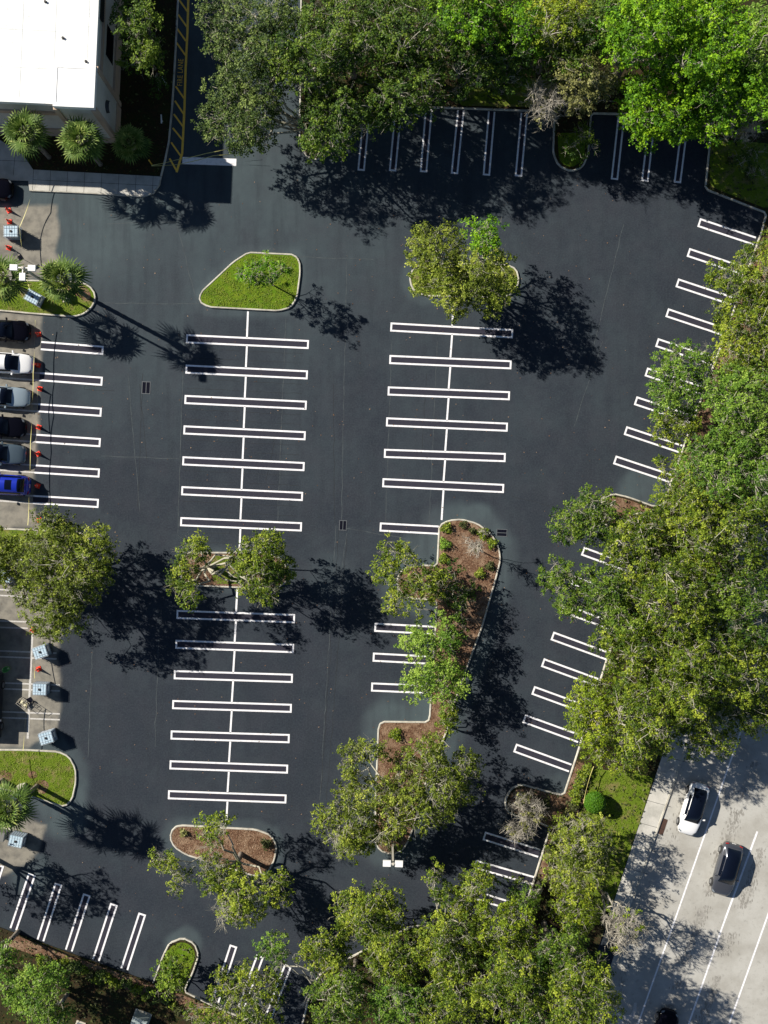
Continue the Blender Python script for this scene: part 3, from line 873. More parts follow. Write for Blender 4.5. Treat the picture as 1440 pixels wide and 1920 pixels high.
    for j in tg:
        e = cw[j]*.82+fork*.18; pts = branch_path(fork, e, rng, 4, .08)
        path(pts, tr*.62, tr*.22)
        for q in (1, 2, 3, 4): nodes.append((pts[q], tr*(.62-.40*q/4)))
    NP = np.array([n_[0] for n_ in nodes]); NR = np.array([n_[1] for n_ in nodes])
    for i in range(len(C)):
        e = cw[i]+np.array([0, 0, -.1])
        dd = np.linalg.norm(NP-e, axis=1)+np.maximum(0, NP[:, 2]-e[2])*1.5
        j = int(np.argmin(dd))
        path(branch_path(NP[j], e, rng, 3, .10), min(.06, NR[j]*.6), .022)
    bv, bf = tubes(P0, P1, Ra, Rb, 5)
    # twigs
    nt_ = (rng.poisson(2.2*twig, len(C))+np.where(isbare, 6, 0))
    ti = np.repeat(np.arange(len(C)), nt_)
    dv = rng.normal(size=(len(ti), 3)); dv[:, 2] = np.abs(dv[:, 2])*.55; dv /= np.linalg.norm(dv, axis=1, keepdims=True)
    a = cw[ti]+rng.normal(size=(len(ti), 3))*.08; ln = rr[ti]*rng.uniform(.6, 1.15, len(ti))*np.where(isbare[ti], 1.25, 1.0)
    mid = a+dv*(ln*.5)[:, None]+rng.normal(size=a.shape)*.07; b = a+dv*ln[:, None]+rng.normal(size=a.shape)*.10
    c2 = mid+(b-mid)*.75+rng.normal(size=a.shape)*.17; c3 = mid+(b-mid)*.5+rng.normal(size=a.shape)*.2
    n1 = len(a); th = .013*(1+.6*bare)
    t0 = np.concatenate([a, mid, mid, mid]); t1 = np.concatenate([mid, b, c2, c3])
    ra = np.concatenate([np.full(n1, th*1.2), np.full(3*n1, th*.8)]); rb = np.concatenate([np.full(n1, th*.8), np.full(3*n1, th*.35)])
    if n1:
        tv, tf = tubes(t0, t1, ra, rb, 3)
        bf = np.concatenate([bf, tf+len(bv)]); bv = np.concatenate([bv, tv])
    np_mesh('branches', bv, bf, (PALE if bare > .5 else TWIG) if not bark else bark, root)
    TREES.append(root)
    return root

def circ(x, y, r_, seed=0, sq=1.0, n=13, j=.24):
    g = random.Random(seed)
    return [(x+r_*(1+g.uniform(-j, j))*math.cos(2*math.pi*i/n), y+r_*sq*(1+g.uniform(-j, j))*math.sin(2*math.pi*i/n)) for i in range(n)]

# --- trees standing in the lot
tree('island_tree', 'olive green tree over the oval island, casting a round shadow', 'tree',
     [[(762,450),(790,425),(835,420),(852,416),(866,445),(868,500),(890,575),(845,600),(838,588),(810,552),(776,545),(775,500),(766,478)],
      [(860,470),(900,470),(940,450),(968,500),(968,560),(935,590),(890,580),(850,560)]], 7.2, 'olive', base=(866,527), seed=21, tint=.02, gaps=.04)
tree('island_tree', 'bright green young tree behind the olive tree on the oval island', 'tree', [(868,412),(905,408),(932,412),(944,440),(938,470),(912,478),(882,470),(870,445)], 6.6, 'bright', base=(905,520), seed=22, gaps=.03)
tree('oak_tree', 'broad oak at the west edge with pale twigs, above the totes', 'tree',
     [[(60,955),(100,948),(140,962),(150,990),(200,978),(214,1050),(206,1120),(158,1146),(150,1180),(108,1202),(62,1180),(40,1130),(8,1100),(0,1030),(40,1000)]], 7.2, 'olive', base=(118,1035), seed=23, twig=1.6, tint=-.10, gaps=.08)
tree('oak_tree', 'leafy side branch of a young oak above the worn stall at the west edge', 'tree', [(-60,1000),(10,1000),(40,1030),(30,1090),(-40,1120)], 6.5, 'olive', base=(-10,1030), seed=24, tint=-.1)
tree('oak_tree', 'two lobed oak with a see-through middle on the central island', 'tree',
     [[(330,1040),(345,1000),(368,990),(394,1003),(396,1035),(372,1060),(378,1100),(372,1150),(348,1145),(338,1110),(320,1118),(322,1080)],
      [(432,1030),(448,1010),(468,1000),(505,995),(530,1010),(540,1045),(548,1080),(532,1118),(490,1128),(452,1120),(440,1080)]], 6.6, 'oak', base=(395,1062), seed=25, twig=2.0, tint=.0, gaps=.05, dens=1.0)
tree('oak_tree', 'small spreading oak over the notch of the long island', 'tree', [(690,1078),(702,1040),(722,1018),(765,1018),(785,1038),(796,1062),(838,1058),(842,1100),(818,1140),(800,1165),(722,1160),(712,1110)], 5.4, 'oak', base=(790,1095), seed=26, twig=1.8, tint=.12, gaps=.18, dens=.8)
tree('island_tree', 'light green rounded tree beside the northern stall end of the long island', 'tree', [(745,1188),(778,1172),(806,1176),(826,1195),(812,1222),(782,1240),(752,1228)], 4.6, 'fresh', base=(826,1205), seed=27, tint=.34, gaps=.02)
tree('island_tree', 'light green tree with two rounded lobes over the narrow island waist', 'tree', [(754,1262),(780,1246),(815,1225),(852,1240),(878,1270),(876,1300),(852,1330),(820,1330),(792,1308),(764,1314),(752,1290)], 5.0, 'fresh', base=(825,1290), seed=28, tint=.34, gaps=.02)
tree('island_tree', 'yellowish green tree crown between dark branches on the long island', 'tree', [(812,1150),(835,1142),(862,1160),(866,1195),(848,1228),(820,1222),(812,1185)], 4.6, 'fresh', base=(848,1180), seed=29, tint=.05)
tree('island_tree', 'dark olive shrubby tree shading the upper mulch island', 'tree', [(828,1052),(850,1062),(868,1100),(890,1120),(870,1170),(840,1150),(826,1100)], 3.6, 'dark', base=(850,1100), seed=30, twig=2, gaps=.25, dens=.7)
tree('island_tree', 'low dark green tree at the narrow foot of the island', 'tree', [(810,1338),(840,1320),(856,1345),(850,1372),(820,1365)], 3.4, 'oak', base=(826,1352), seed=31)
tree('oak_tree', 'wide open oak with tangled grey branches on the south part of the long island', 'tree',
     [[(634,1400),(652,1386),(680,1388),(692,1410),(690,1440),(660,1470),(640,1455)],
      [(680,1385),(700,1392),(728,1400),(706,1420),(690,1420)],
      [(600,1505),(640,1470),(680,1455),(730,1440),(770,1390),(800,1372),(838,1378),(850,1410),(880,1402),(905,1440),(892,1496),(846,1540),(800,1560),(762,1580),(716,1590),(690,1580),(660,1614),(632,1598),(612,1570),(585,1545),(588,1515)]], 7.4, 'olive', base=(745,1480), seed=32, twig=2.2, tint=-.05, gaps=.10, dens=.95, bare=.08)
tree('oak_tree', 'yellow green understory tree at the south tip of the long island', 'tree', [(628,1560),(665,1530),(700,1545),(735,1550),(740,1580),(690,1590),(660,1616),(630,1600)], 5.6, 'yellow', base=(718,1560), seed=33, tint=-.05)
tree('oak_tree', 'half bare oak spilling over the southern island kerb', 'tree',
     [[(382,1535),(404,1526),(426,1522),(440,1548),(418,1575),(402,1600),(372,1590),(364,1566)],
      [(276,1612),(300,1590),(340,1600),(362,1640),(346,1682),(318,1668),(300,1640)],
      [(366,1596),(412,1602),(450,1640),(500,1640),(530,1630),(556,1660),(548,1690),(500,1700),(476,1730),(440,1742),(402,1730),(398,1690),(362,1650)]], 6.8, 'oak', base=(452,1600), seed=34, twig=2.5, tint=.14, gaps=.05, dens=1.0, bare=.18)
tree('multi_stem_tree', 'thin open multi stem tree on the four sided grass island', 'tree', [(442,512),(468,490),(500,484),(538,492),(546,512),(520,528),(490,540),(455,532)], 5.4, 'bright', base=(512,535), seed=35, hb=.55, cr=.42, dens=.42, leaf=.15, twig=1.8, gaps=.30, low=.2, trunk_r=.06, tint=-.1)
tree('bare_tree', 'leafless little tree on the wide head of the mulch island', 'tree', [(868,1010),(892,1005),(912,1020),(905,1040),(880,1042)], 4.6, 'khaki', base=(893,1028), seed=36, hb=.6, cr=.5, dens=.1, twig=1.0, bare=1, gaps=.35, trunk_r=.05)
tree('bare_shrub_tree', 'bare reddish grey branching tree on the mulch bay at the east kerb', 'tree', [[(958,1490),(985,1480),(1010,1495),(1024,1520),(1012,1545),(980,1542),(960,1525)], [(942,1545),(965,1535),(1000,1555),(1005,1575),(975,1580),(948,1570)]], 4.4, 'khaki', base=(1000,1525), seed=37, hb=.5, cr=.6, dens=.35, twig=3, bare=.75, trunk_r=.09)
tree('magnolia_shrub', 'dense dark green shrub tree on the rounded southern bay island', 'shrub', [(292,1810),(310,1790),(340,1790),(352,1815),(346,1850),(326,1872),(300,1866),(290,1840)], 3.6, 'dark', base=(324,1822), seed=38, gaps=0, leaf=.20, tint=.30)

# --- northern woodland
G1 = 'woodland trees along the north kerb'
top = [
 ('dusty', (470,60), 100, 9.0, 'dusty green oak leaning over the fire lane, furthest to the north west', .0),
 ('dusty', (455,205), 82, 7.6, 'dusty green oak hanging low over the lane south of the fire lane marking', .05),
 ('dark', (560,110), 90, 9.5, 'dark oak with grey limbs behind the lane side oaks', .10),
 ('dark', [(560,200),(590,160),(650,150),(720,165),(748,195),(742,248),(700,252),(664,268),(645,298),(612,302),(585,296),(558,270)], 0, 7.6, 'dark oak overhanging the first northern stalls', -.02),
 ('dark', (660,60), 100, 10.0, 'tall dark oak at the top edge above the stalls', .02),
 ('dark', (760,170), 82, 8.6, 'dark mossy oak between the stalls and the tall woodland', -.02),
 ('dark', (790,50), 85, 10.0, 'tall oak of mixed dark green beside the bright maple', .05),
 ('bright', (870,35), 70, 10.5, 'bright green maple at the top edge left of the yellow tree', -.08),
 ('dark', (880,120), 66, 8.2, 'shaded dark tree under the bright maples behind the grass strip', .0),
 ('dark', (960,110), 60, 8.0, 'deep green tree between the bright maple and the yellowing tree', -.08),
 ('yellow', (1040,45), 62, 10.5, 'yellow green tree with rusty leaf tips at the top edge', -.15),
 ('khaki', (1105,150), 62, 8.4, 'dry khaki coloured tree over the northern bay island', -.05),
 ('dark', (1110,55), 55, 9.0, 'dark tree squeezed between the yellow tree and the big bright maple', .0),
 ('bright', (1200,60), 88, 11.5, 'largest bright green maple right of the yellow tree', .06),
 ('bright', (1330,70), 95, 11.0, 'bright green maple near the top right corner', .0),
 ('bright', (1235,190), 78, 8.6, 'bright maple bough reaching over the north east stalls', -.04),
 ('bright', (1340,185), 80, 9.0, 'shaded maple behind the bleached snag at the right edge', -.16),
 ('bright', (985,60), 58, 9.6, 'yellowish green maple filling the gap left of the yellow green tree', -.10),
 ('dark', (1075,100), 48, 8.6, 'dark tree behind the khaki coloured tree', .05),
 ('bright', (1275,15), 70, 10.8, 'bright maple at the very top between the two large maples', .0),
 ('bright', (1420,170), 62, 9.4, 'bright maple at the right edge above the snag', -.12),
 ('dark', (880,-10), 80, 9.6, 'dark tree cut by the top edge behind the bright maple', .1),
 ('dark', (1180,-30), 80, 9.6, 'dark tree cut by the top edge behind the largest maple', .1),
 ('fresh', (1440,90), 70, 10.5, 'pale green tree cut by the top right edge', -.1),
]
for i, (pal, xy_, r_, h_, lab, tn) in enumerate(top):
    tree('woodland_tree', lab, 'tree', circ(xy_[0], xy_[1], r_, i+40) if r_ else xy_, h_, pal, seed=60+i, tint=tn, gaps=.10, twig=1.2 if pal != 'bright' else .5, cr=.95 if pal == 'bright' else .9, group=G1, low=.35, leaf=.19 if pal == 'bright' else .17, dens=.95)
tree('woodland_tree', 'low bright bough with a hanging tip over the north east stall lines', 'tree', [(1165,205),(1200,215),(1250,225),(1330,225),(1360,250),(1345,272),(1300,250),(1250,245),(1236,262),(1212,240),(1198,285),(1186,280),(1184,245),(1168,235)], 6.4, 'bright', base=(1240,150), seed=90, group=G1)
tree('bare_tree', 'pale leafless tree spreading twigs over the kerb left of the north bay island', 'tree', circ(1020,188,46,7), 7.0, 'khaki', base=(1030,150), seed=91, bare=.8, twig=3.0, dens=.4, cr=.7, group=None)
tree('bare_tree', 'bleached dead snag at the right edge above the grass corner', 'tree', [(1345,225),(1380,205),(1425,220),(1432,245),(1400,262),(1370,275),(1350,255)], 7.2, 'khaki', base=(1392,215), seed=92, bare=1.0, twig=2.0, dens=.2, cr=.7)
tree('understory_tree', 'small shaded tree on the grass of the northern bay island', 'tree', circ(1095,270,30,9), 3.8, 'dark', base=(1088,262), seed=93, gaps=.2, dens=.7, twig=2)
tree('understory_tree', 'small shaded tree on the rough grass corner under the snag', 'tree', circ(1412,300,36,10), 3.2, 'dark', base=(1405,292), seed=94, gaps=.35, dens=.5, twig=2)
# --- beside the building
tree('garden_tree', 'green tree against the east wall of the building, upper one', 'tree', circ(250,30,50,12), 6.4, 'dark', base=(285,70), seed=95, tint=.25, gaps=.05)
tree('garden_tree', 'rounded green tree beside the building wall below the upper one', 'tree', circ(262,102,42,13), 5.6, 'dark', base=(290,130), seed=96, tint=.32, gaps=.05)
tree('garden_tree', 'shaded dark shrub tree between the garden trees and the fire lane', 'tree', circ(300,150,24,14), 3.0, 'dark', base=(296,150), seed=97, gaps=.2)

# --- eastern woodland
G2 = 'woodland trees along the east kerb'
east = [
 ('oak', [(1318,512),(1340,496),(1372,492),(1400,460),(1440,440),(1500,470),(1500,560),(1420,600),(1370,585),(1350,600),(1322,580),(1345,555)], 6.4, 'small leaved oak reaching over the first slanted stalls', .08, 1500),
 ('oak', [(1345,585),(1420,560),(1520,560),(1520,720),(1420,740),(1350,700),(1335,640)], 7.4, 'oak filling the right edge beside the third to fifth slanted stalls', .12, 0),
 ('fresh', [(1226,668),(1262,640),(1300,632),(1335,650),(1338,690),(1322,745),(1290,800),(1250,795),(1214,786),(1222,740),(1212,712)], 5.6, 'fresh green low tree covering the middle of the slanted stalls', -.02, 0),
 ('fresh', [(1340,690),(1400,670),(1520,680),(1520,840),(1430,860),(1340,820),(1318,760)], 8.2, 'yellow green crown at the right edge beside the fresh green tree', .05, 0),
 ('oak', [(1208,800),(1240,775),(1300,770),(1320,800),(1300,835),(1262,822),(1225,825)], 5.0, 'little spreading tree over the eighth slanted stall', .12, 0),
 ('oak', [(1216,862),(1250,850),(1290,860),(1285,895),(1240,890)], 4.6, 'small twiggy tree beside the last northern slanted stall', .10, 0),
 ('fresh', [(1285,830),(1340,815),(1420,830),(1500,840),(1520,960),(1400,990),(1300,960),(1270,900)], 8.4, 'round mid green crown east of the last northern slanted stall', -.15, 0),
 ('dark', [(1030,985),(1040,950),(1075,928),(1105,914),(1140,925),(1160,945),(1165,1000),(1120,1030),(1062,1024),(1032,1022)], 7.6, 'dark green oak lobe closest to the main aisle, upper one', .18, 0),
 ('dark', [(1010,1070),(1022,1048),(1056,1045),(1080,1060),(1100,1100),(1095,1150),(1062,1160),(1040,1130),(1012,1100)], 7.2, 'dark green oak lobe bulging into the main aisle, lower one', .18, 0),
 ('oak', circ(1205,1020,82,31), 8.6, 'grey limbed oak just south of the island of the slanted stalls', -.05, 0),
 ('dark', circ(1140,1115,64,32), 8.4, 'dark oak over the hidden slanted stall lines', .12, 0),
 ('oak', circ(1350,1010,98,33), 9.8, 'wide oak between the grey limbed oak and the right edge', -.06, 0),
 ('oak', circ(1260,1130,90,34), 10.4, 'tallest oak with pale forked limbs in the eastern wood', -.02, 0),
 ('dark', circ(1400,1130,88,35), 10.0, 'dark oak at the right edge above the avenue', .06, 0),
 ('oak', circ(1190,1215,72,36), 8.8, 'oak whose crown ends over the slanted stalls near the red mulch', .02, 0),
 ('oak', circ(1310,1250,92,37), 10.2, 'oak overhanging the avenue with a long leaning limb', .0, 0),
 ('oak', circ(1410,1270,82,38), 8.8, 'oak crown at the right edge over the avenue lane line', .05, 0),
 ('yellow', [(1062,1330),(1078,1290),(1095,1262),(1130,1260),(1160,1300),(1165,1370),(1150,1420),(1110,1430),(1085,1405),(1072,1370)], 6.8, 'golden green tree at the edge of the slanted stalls', -.05, 0),
 ('oak', circ(1295,945,70,42), 8.8, 'mid green oak filling the belt south of the round crown', .05, 0),
 ('dark', circ(1180,1165,50,43), 8.4, 'dark bough between the golden tree and the hidden stall lines', .10, 0),
 ('oak', circ(1420,1335,50,44), 6.6, 'last bough of the eastern oaks above the avenue lane line', .0, 0),
 ('oak', circ(1300,1310,60,45), 9.6, 'yellowish oak bough over the middle of the southern belt', .12, 0),
 ('oak', circ(1215,1345,84,39), 9.0, 'oak with rounded southern edge above the verge lawn', .02, 0),
 ('oak', circ(1330,1355,68,40), 7.0, 'oak crown ending above the start of the visible avenue', .02, 0),
 ('oak', circ(1180,1410,48,41), 6.6, 'low oak bough above the sidewalk and verge lawn', .02, 0),
]
for i, (pal, pl, h_, lab, tn, _) in enumerate(east):
    tree('woodland_tree', lab, 'tree', pl, h_, pal, seed=120+i, tint=tn, gaps=.10, twig=1.4, group=G2, low=.35, cr=.80, leaf=.165)
# far side of the avenue and outside
# --- south east
G3 = 'woodland trees along the south kerb'
south = [
 ('oak', [(788,1640),(812,1612),(830,1625),(838,1660),(862,1650),(872,1632),(900,1615),(928,1640),(930,1670),(905,1700),(880,1720),(815,1712),(800,1690)], 6.2, 'green oak with two upright lobes nearest to the south east stalls', .10),
 ('oak', circ(700,1712,66,51,.85), 6.8, 'rounded oak crown south of the light pole, over the kerb corner', .12),
 ('oak', circ(605,1790,50,52), 6.4, 'oak crown between the southern stalls and the light pole', .10),
 ('fresh', circ(515,1775,30,53), 4.8, 'small sparse green tree over the last southern stall', -.1),
 ('oak', circ(735,1790,62,54), 7.0, 'open oak showing a brown patch in the southern wood', .0),
 ('oak', [(388,1830),(415,1800),(440,1820),(460,1800),(490,1815),(530,1800),(545,1830),(530,1870),(540,1930),(420,1940),(350,1920),(340,1890),(392,1872)], 4.6, 'loose low tree veiling the southern stall lines', .0),
 ('dark', circ(640,1880,62,55), 7.4, 'oak at the bottom edge right of the veiled stalls', .10),
 ('fresh', circ(740,1885,58,56), 7.2, 'fresh green crown at the bottom edge in the southern wood', -.06),
 ('oak', circ(850,1775,66,57), 8.0, 'olive oak in the middle of the southern wood', .05),
 ('oak', circ(850,1880,68,58), 8.2, 'oak at the bottom edge in the middle of the southern wood', .0),
 ('yellow', circ(945,1740,60,59), 7.6, 'yellowish oak behind the last south east stall', -.22),
 ('dark', circ(985,1685,38,60), 6.0, 'dark green tree overhanging the last south east stall line', .10),
 ('oak', circ(950,1850,72,61), 9.6, 'oak with a long pale horizontal limb in the southern wood', .0),
 ('dark', circ(1040,1790,62,62), 8.0, 'shaded dark oak left of the bleached tree by the avenue', .05),
 ('oak', circ(1090,1870,80,63), 10.2, 'tall oak at the bottom edge touching the avenue', .08),
 ('fresh', circ(1000,1940,60,64), 8.0, 'oak crown cut by the bottom edge under the tall oak', -.05),
 ('olive', [(1022,1590),(1040,1540),(1080,1520),(1130,1530),(1160,1560),(1158,1610),(1130,1660),(1080,1680),(1040,1670),(1018,1640)], 6.0, 'thin yellow olive tree on the verge lawn below the clipped bush', .10),
 ('yellow', circ(1080,1705,46,66), 5.4, 'golden leaved tree between the verge tree and the bleached tree', -.05),
]
for i, (pal, pl, h_, lab, tn) in enumerate(south):
    thin = pal == 'olive'
    tree('woodland_tree', lab, 'tree', pl, h_, pal, seed=160+i, tint=tn, gaps=.25 if thin else .12, twig=2.4 if thin else 1.7, group=G3, low=.4, cr=.80, leaf=.165, dens=.75 if thin else (.6 if 'veiling' in lab else 1.0))
tree('bare_tree', 'bleached leafless tree leaning toward the avenue kerb', 'tree', [(1128,1700),(1160,1690),(1200,1710),(1216,1740),(1195,1770),(1165,1792),(1140,1780),(1130,1740)], 6.4, 'yellow', base=(1120,1660), seed=181, bare=.86, twig=3.2, dens=.6, cr=.75, hb=.6)
# --- south west corner
tree('oak_tree', 'light green round tree in the bottom left corner', 'tree', circ(62,1855,64,71), 6.8, 'fresh', seed=182, tint=.0, gaps=.05, base=(90,1830))
tree('oak_tree', 'light green crown cut by the left edge above the corner tree', 'tree', circ(0,1790,42,72), 6.0, 'fresh', seed=183, tint=-.15, gaps=.05)
tree('oak_tree', 'light green crown cut by the bottom edge in the left corner', 'tree', circ(95,1915,36,73), 5.2, 'fresh', seed=184, tint=-.02, gaps=.05)
tree('understory_tree', 'dark tree outside the left edge shading the corner stalls', 'tree', circ(-75,1640,60,74), 6.6, 'dark', seed=185)
tree('understory_tree', 'dark oak outside the left edge whose shadow falls on the slanted corner stalls', 'tree', circ(-20,1570,28,75), 6.6, 'dark', seed=186, base=(-40,1600)) if False else None

# clipped ball bush
def ball_bush(px, py, r_, label):
    p = W(px, py, r_*.9); e = empty('clipped_bush', (p.x, p.y, .1)); KID[e.name] = []; tag(e, label, 'bush')
    rng = np.random.default_rng(5); n = 9000
    d = rng.normal(size=(n, 3)); d[:, 2] = np.abs(d[:, 2])*1.0-.1; d /= np.linalg.norm(d, axis=1, keepdims=True)
    Cc = d*r_*rng.uniform(.86, 1.02, (n, 1))+[0, 0, r_*.85]; Cc[:, 2] = np.maximum(Cc[:, 2], .05)
    Vv, Fq = leaves(Cc, .10, rng, .1, d*2); np_mesh('foliage', Vv, Fq, LF['box'], e, attr=np.clip(rng.normal(.5, .25, n), 0, 1))
    mb = MB(); mb.tube((0,0,-.1), (0,0,r_), .07, .04, 8); mb.build('stem', BARK, e)
ball_bush(1115, 1504, .95, 'clipped round bright green bush on the verge lawn')

# low plants along the kerbs
def plant(px, py, r_, pal, label, seed, cat='shrub', group=None, h=.6, name='low_shrub'):
    p = W(px, py); e = empty(name, (p.x, p.y, .1)); KID[e.name] = []; tag(e, label, cat, group)
    rng = np.random.default_rng(seed); n = int(420*r_*r_/.36)+60
    d = rng.normal(size=(n, 3)); d[:, 2] = np.abs(d[:, 2]); d /= np.linalg.norm(d, axis=1, keepdims=True)
    Cc = d*np.array([r_, r_, h])*rng.uniform(.35, 1.05, (n, 1))*(1+.25*np.sin(3*np.arctan2(d[:, 1], d[:, 0])+seed))[:, None]
    Vv, Fq = leaves(Cc, .16, rng, .5, d); np_mesh('foliage', Vv, Fq, LF[pal], e, attr=np.clip(rng.normal(.5, .25, n), 0, 1))
    k = 12; dd = rng.normal(size=(k, 3)); dd[:, 2] = np.abs(dd[:, 2])+.4; dd /= np.linalg.norm(dd, axis=1, keepdims=True)
    tv, tf = tubes(np.zeros((k, 3)), dd*r_*.95*np.array([1, 1, h/r_]), np.full(k, .02), np.full(k, .008), 3); np_mesh('stems', tv, tf, TWIG, e)
    return e
rp = random.Random(3)
G4 = 'low shrubs planted behind the kerbs'
n_ = 0
for i in range(22):   # hedge of low shrubs beside the east bay (1060-1120, 1440-1660)
    t = i/21; x = 1104-78*t+rp.uniform(-7, 7); y = 1438+180*t+rp.uniform(-4, 4)
    plant(x, y, rp.uniform(.35, .6), rp.choice(['cover', 'cover', 'khaki', 'oak']), 'low greyish shrub in the bed between the east bay kerb and the verge lawn', 300+i, group=G4)
for i in range(26):
    t = i/25; x = 80+255*t; y = 1790+92*t+rp.uniform(-7, 9)
    plant(x, y, rp.uniform(.3, .55), rp.choice(['cover', 'oak', 'dusty']), 'small dusty shrub in the mulch behind the southern kerb', 340+i, group='low shrubs behind the southern kerb')
for i, (x, y, r_, pal, lab) in enumerate(((837,990,.5,'oak','bushy tuft at the upper left of the mulch island head'), (868,984,.35,'cover','brown tuft at the top of the mulch island head'), (905,1000,.55,'oak','green clump at the upper right of the mulch island head'),
      (922,1018,.5,'oak','green clump at the right kerb of the mulch island head'), (834,1020,.55,'fresh','bright clump along the left kerb of the mulch island head'), (832,1048,.5,'oak','bushy clump lower on the left kerb of the mulch island'),
      (918,1062,.45,'cover','dry clump on the right side of the mulch island'), (742,1376,.6,'oak','low rounded shrub in the top corner of the southern mulch'), (885,995,.3,'cover','small dry tuft near the top of the mulch island'),
      (500,1580,.5,'cover','reddish dry shrub at the right end of the southern island'), (345,1560,.35,'khaki','pale dry tuft at the left end of the southern island'), (526,1070,.4,'cover','dry shrub at the rounded end of the central island'),
      (900,1075,.5,'olive','yellowish tuft in the narrowing mulch'), (1022,1505,.5,'cover','low dry shrub on the red mulch bay'), (735,1590,.35,'cover','dry tuft at the southern tip of the long island'),
      (880,1110,.5,'cover','dry shrub in the shaded middle of the long island'), (1405,330,.5,'cover','low shrub in the rough grass corner'), (1370,300,.5,'cover','shaded shrub near the kerb of the rough grass corner'))):
    plant(x, y, r_, pal, lab, 400+i)

# ground cover, grass tufts and litter
def scatter(poly, n, size, seed, z, hgt=.03):
    rng = np.random.default_rng(seed); P = np.array(poly, float); lo, hi = P.min(0), P.max(0)
    q = rng.uniform(lo, hi, (n*3, 2)); q = q[inside(q[:, 0], q[:, 1], poly)][:n]
    return np.stack([(q[:, 0]-720)/S, (960-q[:, 1])/S, z+rng.uniform(0, hgt, len(q))], 1)
rng = np.random.default_rng(77)
grass_polys = [(I['tri'], 9000), (I['mid'], 3500), (I['west'], 5000), (I['lawnW'], 7500), ([(1112,1440),(1222,1458),(1150,1680),(1090,1760),(1045,1640),(1070,1560),(1098,1500)], 9000),
               ([(312,1795),(320,1773),(343,1764),(362,1774),(367,1792),(352,1830),(320,1850),(300,1840)], 2200), ([(1045,250),(1098,250),(1095,300),(1070,316),(1048,304)], 1500), (I['treeW'], 2000), ([(395,1042),(478,1043),(480,1095),(400,1094)], 1500)]
PP = []
for pl, n in grass_polys:
    q = scatter(pl, n, .1, len(PP), .13, .05)
    px_, py_ = q[:, 0]*S+720, 960-q[:, 1]*S
    k = (seg_dist(px_, py_, pl) > 3) & (vnoise(px_, py_, 9, 9) > rng.uniform(.1, .75, len(px_)))
    PP.append(q[k])
PP = np.concatenate(PP)
Vv, Fq = leaves(PP, .085, rng, 1.3)
gt_ = .25+.6*(vnoise(PP[:, 0]*S+2000, PP[:, 1]*S+2000, 34, 21)*.6+vnoise(PP[:, 0]*S+2000, PP[:, 1]*S+2000, 12, 22)*.4)
tag(np_mesh('grass', Vv, Fq, LF['grass'], attr=np.clip(rng.normal(0, .2, len(PP))+gt_, 0, 1)), 'short green grass on the kerbed islands and the verge', 'grass', kind='stuff')
PP = np.concatenate([scatter(LAND, 26000, .1, 5, .12, .12)[:26000], scatter(BLDG, 3500, .1, 6, .12, .15)])
k = (np.abs(PP[:, 0]) < 40) & (np.abs(PP[:, 1]) < 52)
PP = PP[k]; Vv, Fq = leaves(PP, .26, rng, .7)
tag(np_mesh('undergrowth', Vv, Fq, LF['cover'], attr=np.clip(rng.normal(.4, .3, len(PP)), 0, 1)), 'thin undergrowth and leaf litter beneath the woodland trees', 'undergrowth', kind='stuff')
PP = np.concatenate([scatter(I['long'], 6000, .1, 7, .122, .02), scatter(I['south'], 2500, .1, 8, .122, .02), scatter(I['oak'], 1500, .1, 9, .128, .02),
                     scatter([(1030,1487),(1058,1494),(1082,1425),(1112,1440),(1095,1505),(1062,1570),(1036,1556),(962,1523),(955,1500),(962,1482),(985,1476)], 2500, .1, 10, .112, .02),
                     scatter([(22,1750),(286,1846),(345,1865),(480,1924),(470,1950),(330,1890),(200,1840),(10,1770)], 3000, .1, 11, .112, .02),
                     scatter([(-40,380),(1430,200),(1250,930),(1050,1450),(960,1700),(600,1800),(0,1700)], 900, .1, 12, .012, .01)])
Vv, Fq = leaves(PP, .11, rng, 3.0)
Vv[:, 2] = np.maximum(Vv[:, 2], .010)
tag(np_mesh('leaf_litter', Vv, Fq, LF['litter'], attr=np.clip(rng.normal(.5, .3, len(PP)), 0, 1)), 'fallen leaves and bark chips on the mulch and the asphalt', 'leaf litter', kind='stuff')

